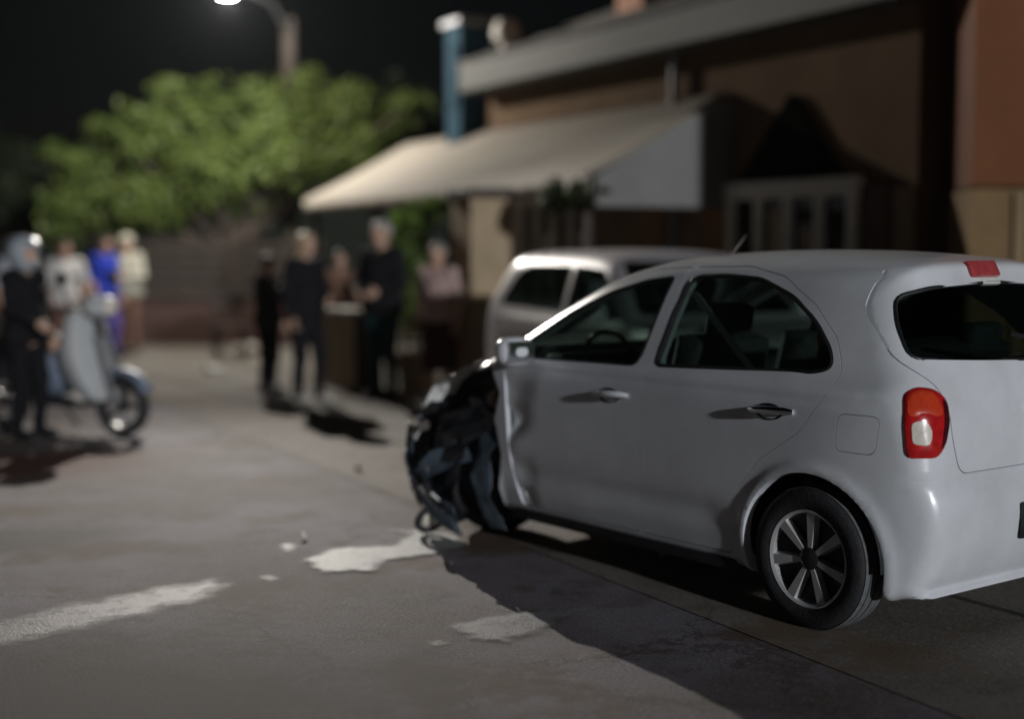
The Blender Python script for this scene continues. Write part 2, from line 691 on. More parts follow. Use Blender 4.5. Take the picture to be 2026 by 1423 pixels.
def blotch(name, pts_px, z, m, jag=.018, seed=1, sub=10, soft=.09):
    """irregular flat patch of paint on the road from ground outline; 'edge' runs 0 at the rim to 1 inside."""
    r = random.Random(seed)
    P = [ground(*p) for p in pts_px]
    out = []
    for i in range(len(P)):
        a, b = P[i], P[(i + 1) % len(P)]
        for k in range(sub):
            q = a.lerp(b, k / sub)
            out.append((q.x + r.uniform(-jag, jag), q.y + r.uniform(-jag, jag) * 1.6))
    poly = np.array(out)
    lo, hi = poly.min(0) - .05, poly.max(0) + .05
    fld = Field2(poly, lo, hi, .012)
    st = .02
    xs, ys = np.arange(lo[0], hi[0], st), np.arange(lo[1], hi[1], st)
    X, Y = np.meshgrid(xs, ys, indexing='ij')
    D = fld(X, Y)
    keep = D < .02
    idx = -np.ones(keep.shape, int)
    idx[keep] = np.arange(keep.sum())
    V = np.stack([X[keep], Y[keep], np.full(keep.sum(), z)], 1)
    a, b, c, d = idx[:-1, :-1], idx[1:, :-1], idx[1:, 1:], idx[:-1, 1:]
    ok = (a >= 0) & (b >= 0) & (c >= 0) & (d >= 0)
    me = mesh_np(name, V, np.stack([a[ok], b[ok], c[ok], d[ok]], 1))
    at_ = me.attributes.new('edge', 'FLOAT', 'POINT')
    at_.data.foreach_set('value', np.clip((.015 - D[keep]) / soft, 0, 1).astype(np.float32))
    return tag(link(name, me, m), kind='structure')


WP = worn_paint('worn_white_paint', (.30, .30, .29), 1.0, .62)
WP2 = worn_paint('faded_marking_paint', (.185, .172, .18), .75)
blotch('road_marking', [(-260, 1235), (0, 1216), (200, 1174), (440, 1136), (500, 1156), (440, 1192), (200, 1250), (0, 1298), (-260, 1360)], .004, WP2, .02, 3, 10, .20)
blotch('road_marking', [(590, 1110), (650, 1086), (720, 1082), (770, 1080), (800, 1062), (745, 1050), (850, 1050), (905, 1058), (940, 1085), (850, 1104),
                        (775, 1114), (750, 1139), (690, 1136), (630, 1142)], .0075, WP, .012, 5)
blotch('road_marking', [(860, 1238), (930, 1228), (1010, 1212), (1080, 1204), (1160, 1210), (1100, 1244), (1010, 1280), (925, 1272)], .0075, worn_paint('thin_worn_paint', (.27, .27, .28), .7), .012, 8)
blotch('road_marking', [(542, 1080), (575, 1072), (602, 1083), (580, 1097), (550, 1094)], .004, WP, .006, 9, 4)
blotch('road_marking', [(495, 1143), (540, 1135), (566, 1148), (535, 1162)], .004, WP2, .006, 12, 4)
blotch('road_marking', [(820, 1270), (880, 1262), (905, 1278), (850, 1290)], .004, WP2, .006, 13, 4)

# the dark hills beyond the village
hv, hf = [], []
nx = 60
for i in range(nx + 1):
    x = -170 + 340 * i / nx
    h = 9 + 5 * math.sin(i * .21 + 1) + 3 * math.sin(i * .57)
    for (yy, zz) in ((120, -.2), (150, h * .6), (190, h), (230, -.2)):
        hv.append((x, yy + 6 * math.sin(i * .4), zz + (rnd.uniform(-.6, .6) if zz > 0 else 0)))
for i in range(nx):
    for k in range(3):
        a = i * 4 + k
        hf.append((a, a + 4, a + 5, a + 1))
tag(mk('hills', hv, hf, mat('dark_hill_scrub', (.035, .045, .025), .95, var=.5, scale=.3), None, True), kind='structure')

# ---------------------------------------------------------------- street lamp
M['pole'] = mat('pole_wood', (.11, .088, .07), .8, var=.2, scale=3, bump=.2)
M['lamp_shell'] = mat('grey_lamp_housing', (.30, .31, .32), .5, metal=.3, var=.1)
M['bulb'] = bpy.data.materials.new('lamp_glow')
M['bulb'].use_nodes = True
_p = M['bulb'].node_tree.nodes['Principled BSDF']
_p.inputs['Emission Color'].default_value = (1, .97, .88, 1)
_p.inputs['Emission Strength'].default_value = 10
LAMP_D = 19.5
lamp_head = at(450, -22, LAMP_D)
pole_foot = Vector((at(575, 400, LAMP_D + 4.6).x, LAMP_D + 4.6, 0))
t = empty('street_lamp', pole_foot, 0, 'lit street lamp on a tall brown pole behind the green tree', 'street lamp')
top = lamp_head.z + .35
MB().tube([(0, 0, 0), (0, 0, top * .5), (0, 0, top)], [.15, .13, .11], 14).build('pole', M['pole'], t, True)
rel = lamp_head - pole_foot
MB().tube([(0, 0, top - .25), (rel.x * .3, rel.y * .3, top), (rel.x * .8, rel.y * .8, rel.z + .22)], .035, 8).build('arm', M['lamp_shell'], t, True)
hd_ = MB()
hd_.lathe([(.02, .26), (.12, .24), (.22, .16), (.27, .06), (.26, .05), (.02, .16)], (rel.x, rel.y, rel.z), n=24)
hd_.build('lamp_shade', M['lamp_shell'], t, True)
MB().lathe([(.0, -.10), (.10, -.08), (.17, -.02), (.19, .05), (.0, .05)], (rel.x, rel.y, rel.z), n=20).build('bulb', M['bulb'], t, True)
# the lamp throws its beam down the road and spills a little light all round
for kind_, pw in (('SPOT', LAMP_BEAM), ('POINT', LAMP_SPILL)):
    ld = bpy.data.lights.new('street_lamp_light', kind_)
    ld.energy = pw
    ld.color = (1.0, .94, .86)
    ld.shadow_soft_size = .05
    lo_ = bpy.data.objects.new('street_lamp_light', ld)
    COL.objects.link(lo_)
    lo_.parent = t
    lo_.location = (rel.x, rel.y, rel.z - .16)
    if kind_ == 'SPOT':
        ld.spot_size = R(72)
        ld.spot_blend = 1.0
        ax = Vector((2.6, -14.0, 0)).normalized() + Vector((0, 0, -math.tan(R(5.5))))
        lo_.rotation_euler = ax.to_track_quat('-Z', 'Y').to_euler()

# ---------------------------------------------------------------- tavern
M['tav_wall'] = mat('brown_plaster', (.15, .10, .062), .95, var=.25, scale=1.2, bump=.15, spec=.1)
M['tav_roof'] = mat('grey_roof_tiles', (.075, .07, .06), .8, var=.35, scale=3, bump=.5, bscale=12)
M['fascia'] = mat('grey_green_fascia', (.068, .07, .058), .7, var=.15, scale=2)
M['white_frame'] = mat('off_white_frame', (.82, .77, .68), .6, var=.12, scale=8)
M['dark_pane'] = mat('dark_window_pane', (.010, .012, .012), .06, var=.3, scale=3)
M['chimney'] = mat('orange_brick_chimney', (.52, .27, .17), .8, var=.3, scale=8, bump=.3)
M['dark_wood'] = mat('dark_wood', (.045, .032, .024), .7, var=.4, scale=5, bump=.2)
M['tan'] = mat('tan_plaster', (.36, .27, .17), .8, var=.2, scale=2, bump=.1)
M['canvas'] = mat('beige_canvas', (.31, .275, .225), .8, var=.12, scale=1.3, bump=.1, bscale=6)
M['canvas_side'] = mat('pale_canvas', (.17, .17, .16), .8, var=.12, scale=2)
M['blue_metal'] = mat('pale_blue_metal', (.022, .062, .092), .85, var=.12, scale=3, spec=.15)
M['grey_metal'] = mat('grey_painted_metal', (.27, .27, .28), .5, metal=.2, var=.15)

RZ = math.atan2(U.y, U.x)             # local X runs along the street, local Y to the left of it (towards the road)
tav = empty('tavern', F(0), RZ, 'low brown tavern building with a long beige awning and tiled roof', 'building')
T0, T1, WH, TD = -2.48, 5.2, 3.62, 5.0
w = MB()
w.box(((T0 + T1) / 2, -TD / 2, WH / 2), (T1 - T0, TD, WH))
w.build('wall', M['tav_wall'], tav)
wb = MB()  # lower wall coloured lighter to make up for missing light under the awning
wb.box(((T0 + T1) / 2, .012, 1.02), (T1 - T0 - .02, .024, 2.04))
wb.build('lightened_wall_base', mat('lightened_lower_plaster', (.26, .19, .13), .95, var=.3, scale=1.6, bump=.15, spec=.1), tav)
fz = MB()
fz.box(((T0 + T1) / 2, .17, WH + .05), (T1 - T0 + .1, .40, .34), bev=.02)
fz.build('cornice', M['fascia'], tav)
RX0, RX1 = T0 - .3, T1 + .1
# roof: two slopes with rows of tiles laid proud of each other
rows = 9
rf = MB()
for k in range(rows):
    a, b = k / rows, (k + 1) / rows
    y0, y1 = .38 - a * (TD / 2 + .38), .38 - b * (TD / 2 + .38) - .05
    z0, z1 = WH + .24 + a * 1.05, WH + .24 + b * 1.05
    rf.add([(RX0, y0, z0 + .03), (RX1, y0, z0 + .03), (RX1, y1, z1), (RX0, y1, z1), (RX0, y0, z0 - .02), (RX1, y0, z0 - .02), (RX1, y1, z1 - .05), (RX0, y1, z1 - .05)],
           [(0, 3, 2, 1), (4, 5, 6, 7), (0, 1, 5, 4), (1, 2, 6, 5), (2, 3, 7, 6), (3, 0, 4, 7)])
zr = WH + .24 + 1.05
rf.add([(RX0, -TD / 2, zr + .01), (RX1, -TD / 2, zr + .01), (RX1, -TD - .3, WH + .2), (RX0, -TD - .3, WH + .2)], [(0, 3, 2, 1)])
roof = rf.build('roof', M['tav_roof'], tav)
for X in (T0 + .02, T1 - .02):
    MB().add([(X, 0, WH), (X, -TD, WH), (X, -TD / 2, zr - .05), (X - .1, 0, WH), (X - .1, -TD, WH), (X - .1, -TD / 2, zr - .05)],
             [(0, 1, 2), (5, 4, 3), (0, 3, 4, 1), (1, 4, 5, 2), (2, 5, 3, 0)]).build('gable', M['tav_wall'], tav)
ch = MB()
ch.box((3.05, -1.05, WH + 1.4), (.55, .55, 1.9), bev=.01)
chm = ch.build('chimney', M['chimney'], roof)
MB().box((3.05, -1.05, WH + 2.4), (.7, .7, .12), bev=.01).box((3.05, -1.05, WH + 2.6), (.4, .4, .25), bev=.01).build('chimney', M['tav_roof'], roof)


def window_row(x0, x1, z0, z1, nx, dark=M['dark_pane'], bar=.075, y=.024):
    """white-framed glazed front: frame part with pane sub-parts."""
    f = MB()
    W_ = x1 - x0
    f.box(((x0 + x1) / 2, y + .05, z1 + .07), (W_ + .2, .10, .16), bev=.008)
    f.box(((x0 + x1) / 2, y + .05, z0 - .05), (W_ + .2, .10, .10), bev=.008)
    for i in range(nx + 1):
        x = x0 + W_ * i / nx
        f.box((x, y + .04, (z0 + z1) / 2), (bar, .08, z1 - z0), bev=.006)
    fr = f.build('window', M['white_frame'], tav)
    for i in range(nx):
        a, b = x0 + W_ * i / nx + bar * .5, x0 + W_ * (i + 1) / nx - bar * .5
        MB().box(((a + b) / 2, y + .012, (z0 + z1) / 2), (b - a, .02, z1 - z0)).build('pane', dark, fr)
    return fr


window_row(-1.80, -.10, .95, 2.0, 4, bar=.10)
window_row(2.55, 4.1, .95, 2.08, 4, bar=.09)
window_row(4.35, 5.05, .95, 2.08, 2)
# dark gable panel over the white window, widened to cover lit wall
gh = MB()
gh.add([(-1.62, .01, 2.18), (-.22, .01, 2.18), (-.93, .01, 2.92), (-1.62, .07, 2.18), (-.22, .07, 2.18), (-.93, .07, 2.92)],
       [(2, 1, 0), (3, 4, 5), (0, 1, 4, 3), (1, 2, 5, 4), (2, 0, 3, 5)])
gh.build('gable_panel', mat('black_stained_wood', (.008, .008, .007), 1.0, var=.4, scale=6, spec=0), tav)
MB().box((-2.05, .045, 1.04), (.34, .05, 2.08), bev=.006).build('door', mat('dark_red_brown_door', (.10, .045, .035), .6, var=.3, scale=6), tav)
MB().tube([(.85, .09, 0), (.85, .09, 3.5)], .045, 10).build('downpipe', M['grey_metal'], tav, True)
for (x, wd_) in ((.15, .45), (1.3, .5)):
    MB().box((x, .045, 1.45), (wd_, .04, 1.0), bev=.006).build('shutter', mat('orange_brown_shutter', (.30, .15, .07), .7, var=.3, scale=6), tav)

# awning: sloping canvas on posts
aw = empty('awning', F(0), RZ, 'long beige canvas awning sloping down over the tavern front, carried on posts', 'awning')
AL, AR, AY, AZ0, AZ1 = 7.65, .0, 1.55, 2.20, 3.02
nxs, nys = 28, 8
vs, fs = [], []
for i in range(nxs + 1):
    for j in range(nys + 1):
        x = AR + (AL - AR) * i / nxs
        v_ = j / nys
        sag = -.05 * math.sin(math.pi * v_) * (.6 + .4 * abs(math.sin(i * math.pi / 4)))
        vs.append((x, .02 + AY * v_, AZ1 + (AZ0 - AZ1) * v_ + sag))
K = nys + 1
for i in range(nxs):
    for j in range(nys): fs.append((i * K + j, i * K + j + 1, (i + 1) * K + j + 1, (i + 1) * K + j))
cv = mk('canopy_sheet', vs, fs, M['canvas'], aw, True)
md = cv.modifiers.new('thick', 'SOLIDIFY')
md.thickness = .02
vs, fs = [], []
nv = 80
for i in range(nv + 1):
    x = AR + (AL - AR) * i / nv
    vs += [(x, .02 + AY + .012, AZ0 + .01), (x, .02 + AY + .02, AZ0 - .15 - .03 * abs(math.sin(i * .55)))]
for i in range(nv): fs.append((2 * i, 2 * i + 2, 2 * i + 3, 2 * i + 1))
vl = mk('valance', vs, fs, M['canvas'], aw, True)
vl.modifiers.new('thick', 'SOLIDIFY').thickness = .008
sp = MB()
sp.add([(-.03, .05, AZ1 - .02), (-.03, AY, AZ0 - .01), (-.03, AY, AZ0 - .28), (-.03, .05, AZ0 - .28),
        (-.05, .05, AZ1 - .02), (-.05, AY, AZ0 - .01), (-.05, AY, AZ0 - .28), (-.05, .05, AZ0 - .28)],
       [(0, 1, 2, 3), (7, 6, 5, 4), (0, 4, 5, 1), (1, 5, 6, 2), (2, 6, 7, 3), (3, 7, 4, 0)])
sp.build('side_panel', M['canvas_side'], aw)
for x in (.25, 2.9, 5.3, 7.5):
    MB().box((x, AY - .06, AZ0 / 2 - .02), (.09, .09, AZ0 - .06), bev=.008).build('post', M['dark_wood'], aw)
MB().box(((AL + AR) / 2, AY - .06, AZ0 - .08), (AL - AR, .06, .10), bev=.006).build('beam', M['dark_wood'], aw)
# pale blue column at the far end of the tavern
bp = F(5.62, -.05, 0)
t = empty('blue_column', (bp.x, bp.y, .008), RZ, 'pale blue square chimney column rising past the far end of the awning', 'chimney')
MB().box((0, 0, 2.2), (.44, .44, 4.4), bev=.02).build('shaft', M['blue_metal'], t)
MB().box((0, 0, 4.43), (.54, .54, .08), bev=.01).build('cap', M['grey_metal'], t)
MB().box((.0, .235, 3.75), (.26, .03, .8), bev=.01).build('door', M['blue_metal'], t)
t = empty('roof_vent', F(4.85, .1, WH + .24), RZ, 'small round pale vent on the tavern roof beside the blue box', 'vent')
MB().lathe([(.0, .55), (.12, .52), (.17, .42), (.17, .30), (.08, .26), (.08, -.1)], n=20).build('cowl', M['white_frame'], t, True)

# tan pillar by the road end of the awning
tp = at(952, 500, 14.4)
t = empty('pillar', (tp.x, tp.y, .008), RZ, 'broad tan plastered pillar under the awning, left of the silver car', 'pillar')
MB().box((0, 0, 1.03), (.46, .46, 2.06), bev=.02).build('shaft', M['tan'], t)
MB().box((0, 0, .10), (.54, .54, .20), bev=.02).build('plinth', M['dark_wood'], t)
MB().box((0, 0, 2.08), (.54, .54, .10), bev=.02).build('cap', M['dark_wood'], t)

# orange building on the right
M['orange'] = mat('orange_plaster', (.15, .050, .014), .85, var=.22, scale=1.0, bump=.12)
M['ochre'] = mat('ochre_dado', (.19, .12, .05), .85, var=.22, scale=2.2, bump=.12)
ob = empty('orange_building', (3.42, 10.6, 0), 0, 'orange plastered house wall with an ochre base at the right edge', 'building')
MB().prism([(0, 0), (4.6, 0), (4.6, 3.0), (.12, .92)], 2.0, 7.2).build('wall', M['orange'], ob)
MB().prism([(-.02, -.03), (4.6, -.03), (4.6, 3.0), (.10, .90)], 0.0, 1.98).build('dado', M['ochre'], ob)
for i in range(4):
    x = .34 + i * .30
    MB().box((x, -.045, 1.0), (.07, .03, 1.9), bev=.004).build('pilaster', mat('pale_ochre', (.24, .17, .09), .8, var=.15, scale=4), ob)
MB().prism([(-.25, -.25), (4.8, -.25), (4.8, 3.1), (-.05, .92)], 7.2, 7.5).build('roof', M['tav_roof'], ob)

# low dark wall and fence under the tree
M['brick'] = mat('dark_red_brick', (.065, .032, .025), .85, var=.4, scale=4, bump=.3)
M['fence_wood'] = mat('dark_fence_boards', (.035, .026, .02), .8, var=.4, scale=5, bump=.2)
wl = empty('garden_wall', (-4.75, 22.3, 0), R(-8), 'low dark red brick wall below the green tree', 'wall')
br_me = bpy.data.meshes.new('brick')
_b = MB().box((0, 0, 0), (.46, .24, .105), bev=.006)
br_me.from_pydata([tuple(v) for v in _b.v], [], _b.f)
br_me.materials.append(M['brick'])
MB().box((0, 0, .38), (3.0, .20, .76)).build('core', M['joint'], wl)
for r_ in range(6):
    for c_ in range(6):
        o = bpy.data.objects.new('brick', br_me)
        COL.objects.link(o)
        o.parent = wl
        o.location = (-1.25 + c_ * .48 + (.12 if r_ % 2 else -.1), rnd.uniform(-.012, .012), .07 + r_ * .12)
        o.rotation_euler = (0, 0, rnd.uniform(-.03, .03))
MB().box((0, 0, .80), (3.1, .34, .08), bev=.015).build('coping', M['dark_wood'], wl)
fn_ = empty('fence', (-4.75, 22.75, 0), R(-8), 'dark board fence standing behind the low brick wall under the tree', 'fence')
for i in range(3): MB().box((-1.7 + i * 1.7, .05, .85), (.10, .10, 1.7), bev=.01).build('post', M['dark_wood'], fn_)
bd_me = None
for i in range(9):
    o = MB().box((0, 0, 0), (3.5, .03, .15), bev=.004).build('board', M['fence_wood'], fn_) if bd_me is None else bpy.data.objects.new('board', bd_me)
    if bd_me is None: bd_me = o.data
    else:
        COL.objects.link(o)
        o.parent = fn_
    o.location = (rnd.uniform(-.02, .02), -.025, .18 + i * .175)

# ---------------------------------------------------------------- vegetation
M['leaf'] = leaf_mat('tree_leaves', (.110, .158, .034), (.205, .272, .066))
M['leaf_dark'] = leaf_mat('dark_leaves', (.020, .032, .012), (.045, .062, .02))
M['leaf_vine'] = leaf_mat('vine_leaves', (.06, .10, .02), (.12, .19, .03))
M['bark'] = mat('bark', (.085, .065, .05), .9, var=.4, scale=8, bump=.5)


def foliage(name, blobs, n, size, m, parent, seed=1):
    """many leaf quads spread through clumps; blobs: (centre, radii, weight)."""
    r = np.random.default_rng(seed)
    ws = np.array([b[2] for b in blobs], float)
    ws /= ws.sum()
    V, Fc = [], []
    for b, w_ in zip(blobs, ws):
        k = int(n * w_)
        d = r.normal(size=(k, 3))
        d /= np.linalg.norm(d, axis=1)[:, None]
        rad = r.uniform(.25, 1.0, k) ** .45
        lump = 1 + .22 * np.sin(d[:, 0] * 5 + b[0][0] * 3) * np.cos(d[:, 2] * 6 + b[0][2]) + .10 * r.normal(size=k)
        c = np.array(b[0]) + d * (rad * lump)[:, None] * np.array(b[1])
        nrm = r.normal(size=(k, 3)) + d * .8 + np.array([0, 0, .5])
        nrm /= np.linalg.norm(nrm, axis=1)[:, None]
        a = np.cross(nrm, r.normal(size=(k, 3)))
        a /= np.linalg.norm(a, axis=1)[:, None]
        bb = np.cross(nrm, a)
        s = size * r.uniform(.6, 1.3, k)[:, None]
        o = len(V) and sum(len(x) for x in V) or 0
        q = np.stack([c - a * s, c + bb * s * .45 + nrm * s * .1, c + a * s, c - bb * s * .45 + nrm * s * .1], 1).reshape(-1, 3)
        V.append(q)
        Fc.append(np.arange(k * 4).reshape(-1, 4) + o)
    me = mesh_np(name, np.concatenate(V), np.concatenate(Fc))
    return link(name, me, m, parent)


def tree(name, base, label, h_trunk, blobs, n, size, m, r0=.16, seed=1, group=None):
    t = empty(name, base, 0, label, 'tree', group)
    tr = MB()
    r = random.Random(seed)
    top = Vector((r.uniform(-.1, .1), r.uniform(-.1, .1), h_trunk))
    tr.tube([(0, 0, -.05), (.02, 0, h_trunk * .5), top], [r0, r0 * .8, r0 * .62], 10)
    tk = tr.build('trunk', M['bark'], t, True)
    for b in blobs:
        c = Vector(b[0])
        mid = top.lerp(c, .5) + Vector((r.uniform(-.15, .15), r.uniform(-.15, .15), .12))
        MB().tube([top - Vector((0, 0, .1)), mid, c], [r0 * .45, r0 * .28, r0 * .1], 7).build('limb', M['bark'], tk, True)
    foliage('crown', blobs, n, size, m, t, seed)
    return t


# the big lit tree: photo outline of the crown turned into clumps at its own distance
TD_ = 23.6
base = Vector((at(470, 600, TD_).x, TD_, 0))


def clump(px, py, rx, ry, w_, dy=0.0):
    c = at(px, py, TD_) - base
    s = TD_ / FPX
    return ((c.x, c.y + dy, c.z), (rx * s, rx * s * 1.0, ry * s), w_)


tree('lit_tree', base, 'broad bright green tree lit by the street lamp behind the crowd', 1.55,
     [clump(178, 335, 72, 58, 1.1, .3), clump(170, 420, 80, 50, .9, -.2), clump(292, 262, 80, 66, 1.4, 0), clump(305, 400, 98, 56, 1.3, -.4),
      clump(400, 228, 88, 62, 1.4, .5), clump(438, 335, 98, 66, 1.4, -.5), clump(540, 215, 110, 70, 1.4, .2), clump(560, 310, 110, 75, 1.2, -.4),
      clump(660, 230, 100, 62, 1.1, .5), clump(680, 310, 90, 60, .8, 0), clump(745, 225, 70, 42, .5, .8), clump(480, 400, 110, 45, .7, .6),
      clump(108, 300, 26, 20, .12), clump(120, 472, 34, 18, .15), clump(205, 255, 30, 22, .16), clump(330, 172, 36, 20, .18), clump(610, 152, 32, 20, .16), clump(705, 178, 40, 20, .18), clump(815, 200, 46, 18, .16), clump(250, 455, 40, 18, .2)],
     15000, .085, M['leaf'], .17, 4)
b2 = Vector((at(30, 600, 30).x, 30, 0))
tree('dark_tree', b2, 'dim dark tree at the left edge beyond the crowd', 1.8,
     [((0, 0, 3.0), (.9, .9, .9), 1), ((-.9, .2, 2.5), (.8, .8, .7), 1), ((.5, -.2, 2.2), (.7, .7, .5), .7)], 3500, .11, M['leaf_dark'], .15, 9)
b3 = Vector((at(800, 600, 26).x, 26, 0))
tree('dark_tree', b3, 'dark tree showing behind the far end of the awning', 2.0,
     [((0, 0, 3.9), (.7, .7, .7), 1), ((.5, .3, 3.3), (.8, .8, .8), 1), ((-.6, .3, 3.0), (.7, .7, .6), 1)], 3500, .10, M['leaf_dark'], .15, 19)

# climbing plant hanging below the awning
vp = at(822, 620, 15.1)
t = empty('climbing_plant', (vp.x, vp.y, .008), 0, 'bright green climbing plant in a pot below the awning, right of the grey-haired man', 'plant')
MB().lathe([(.0, .0), (.16, .0), (.21, .36), (.24, .38), (.22, .42), (.18, .36), (.0, .36)], n=24).build('pot', M['tan'], t, True)
MB().tube([(0, 0, .3), (.03, 0, 1.0), (-.03, .02, 1.6), (.05, 0, 2.05)], [.025, .02, .015, .008], 7).build('stem', M['bark'], t, True)
foliage('leaves', [((0, 0, .85), (.16, .16, .30), .7), ((.02, 0, 1.35), (.19, .19, .30), 1.1), ((-.05, 0, 1.75), (.24, .22, .25), 1.2), ((.22, 0, 1.95), (.26, .2, .14), .7)],
        900, .065, M['leaf_vine'], t, 5)
# dark creeper along the eave
for (px, d_, lb) in ((1125, 13.35, 'dark creeper hanging from the awning edge above the silver car'), (935, 15.9, 'dark creeper hanging from the awning edge above the tan pillar')):
    c = at(px, 365, d_)
    t = empty('creeper', (c.x, c.y, c.z - .12), RZ, lb, 'plant')
    MB().tube([(-.45, -.12, .16), (0, -.1, .13), (.45, -.12, .16)], .012, 6).build('stem', M['bark'], t, True)
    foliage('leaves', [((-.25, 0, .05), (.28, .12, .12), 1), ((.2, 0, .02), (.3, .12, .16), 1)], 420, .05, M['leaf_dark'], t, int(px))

# ================================================================== THE WRECKED WHITE HATCHBACK
CARX, CARY, CARH = 1.832, 6.1, 2.2222
SIDE = [(-.40, .19), (-.47, .235), (-.52, .36), (-.535, .48), (-.525, .58), (-.50, .66), (-.495, .80), (-.48, .95), (-.45, 1.05), (-.39, 1.18), (-.31, 1.33),
        (-.255, 1.43), (-.23, 1.475), (-.15, 1.50), (-.05, 1.512), (.3, 1.535), (.75, 1.535), (1.15, 1.50), (1.45, 1.42), (1.75, 1.27), (2.1, 1.07), (2.28, .98), (2.6, .92),
        (2.9, .80), (3.08, .64), (3.12, .45), (3.08, .28), (2.95, .20), (1.5, .175), (.5, .175)]
PLAN = [(-.70, 0), (-.67, .45), (-.58, .62), (-.46, .725), (-.28, .785), (0, .818), (.5, .83), (1.2, .832), (1.9, .83), (2.5, .805), (2.8, .74), (3.05, .60),
        (3.2, .35), (3.25, 0)]
SEC = [(0, .05), (.70, .06), (.765, .17), (.79, .26), (.818, .42), (.832, .62), (.828, .78), (.815, .90), (.80, .965), (.77, 1.0), (.735, 1.06), (.66, 1.25), (.585, 1.40),
       (.49, 1.50), (.38, 1.56), (.2, 1.62), (0, 1.64)]


def car_field(SIDE, PLAN, SEC, arches, ar=.365, taper=1.0):
    Sf = Field2(crom(SIDE, 8), (-1.2, -.2), (3.8, 2.0))
    pl = crom(PLAN, 8, False)
    Pf = Field2(np.vstack([pl, (pl * [1, -1])[::-1][1:-1]]), (-1.2, -1.3), (3.8, 1.3))
    sc_ = crom(SEC, 8, False)
    Qf = Field2(np.vstack([sc_, (sc_ * [-1, 1])[::-1][1:-1]]), (-1.3, -.3), (1.3, 2.0))

    def f(x, y, z):
        lat = smax(Pf(x, y), Qf(y, z), .03)
        k = .06 + .10 * sst(.5, 1.0, z)
        d = smax(lat, Sf(x, z), k)
        ys = np.abs(y) > .5
        for ax_ in arches:
            r = np.sqrt((x - ax_) ** 2 + (z - .29) ** 2)
            d = d - .013 * np.exp(-((r - ar) / .028) ** 2) * ys
        d = d + .011 * np.exp(-((z - .40) / .06) ** 2) * sst(.35, .6, x) * sst(2.1, 1.8, x) * ys
        d = d + .006 * np.exp(-((z - .935) / .022) ** 2) * sst(-.45, -.2, x) * ys        # shoulder crease below the windows
        d = d + .055 * sst(.22, -.46, x) * sst(.88, 1.12, z) * sst(.25, .62, np.abs(y)) * sst(1.50, 1.38, z) * taper
        d = d + .007 * np.exp(-((z - .655) / .010) ** 2) * sst(-.38, -.44, x)           # bumper joint
        return d
    return f


fM = car_field(SIDE, PLAN, SEC, (0, 2.45))
LOB, HIB = (-.62, -.92, .10), (3.22, .92, 1.62)
Pm, Fm = nets(fM, LOB, HIB, .021)
outer = mesh_np('outer', Pm, Fm)
Pc, Fc_ = nets(lambda x, y, z: fM(x, y, z) + .045, LOB, HIB, .03, 2)
cavity = mesh_np('cavity', Pc, Fc_)


def cyl_mesh(x, z, r, y0, y1, n=56):
    a = np.linspace(0, 2 * math.pi, n, endpoint=False)
    return prism_mesh(np.stack([x + r * np.cos(a), z + r * np.sin(a)], 1), 'Y', y0, y1)


sh = boolean(outer, cavity, 'DIFFERENCE')
for (x, s_) in ((0, 1), (0, -1), (2.45, 1), (2.45, -1)):
    y0, y1 = (.50, 1.05) if s_ > 0 else (-1.05, -.50)
    sh = boolean(sh, cyl_mesh(x, .29, .352, y0, y1), 'DIFFERENCE')

WF = rounded([(1.075, 1.00), (2.02, .985), (1.90, 1.085), (1.66, 1.225), (1.42, 1.325), (1.20, 1.385), (1.015, 1.405), (1.045, 1.2)], .04)
WR = rounded([(.955, 1.005), (.935, 1.2), (.905, 1.41), (.70, 1.418), (.48, 1.405), (.26, 1.335), (.10, 1.235), (.0, 1.13), (-.03, 1.06), (.04, 1.038)], .05)
DF = rounded([(1.02, .235), (1.0, .45), (.982, .76), (.985, .97), (.975, 1.2), (.955, 1.455), (1.2, 1.44), (1.5, 1.345), (1.8, 1.20), (2.06, 1.04), (2.03, .95), (2.005, .8),
              (1.985, .6), (1.96, .42), (1.90, .235)], .03)
DR = rounded([(1.008, .235), (.988, .45), (.970, .76), (.973, .97), (.963, 1.2), (.943, 1.455), (.6, 1.462), (.35, 1.42), (.13, 1.31), (-.02, 1.18), (-.085, 1.05), (-.06, .95), (.05, .80),
              (.25, .67), (.37, .54), (.425, .40), (.43, .235)], .03)
FLAP = rounded([(-.135, .895), (-.320, .895), (-.300, .742), (-.122, .745)], .035)
GATE = rounded([(-.52, .67), (.52, .67), (.565, .80), (.575, 1.0), (.66, 1.10), (.63, 1.25), (.585, 1.36), (.47, 1.475), (.30, 1.535), (-.30, 1.535), (-.47, 1.475), (-.585, 1.36),
                (-.63, 1.25), (-.66, 1.10), (-.575, 1.0), (-.565, .80)], .05)
RWIN = rounded([(-.615, 1.11), (0, 1.085), (.615, 1.11), (.592, 1.235), (.545, 1.35), (.40, 1.382), (0, 1.40), (-.40, 1.382), (-.545, 1.35), (-.592, 1.235)], .045)
WSC = rounded([(-.655, 1.03), (.655, 1.03), (.52, 1.385), (.3, 1.41), (-.3, 1.41), (-.52, 1.385)], .06)

car = empty('hatchback_car', (CARX, CARY, 0), CARH, 'white hatchback with its front left corner torn off, the nearest car', 'car')

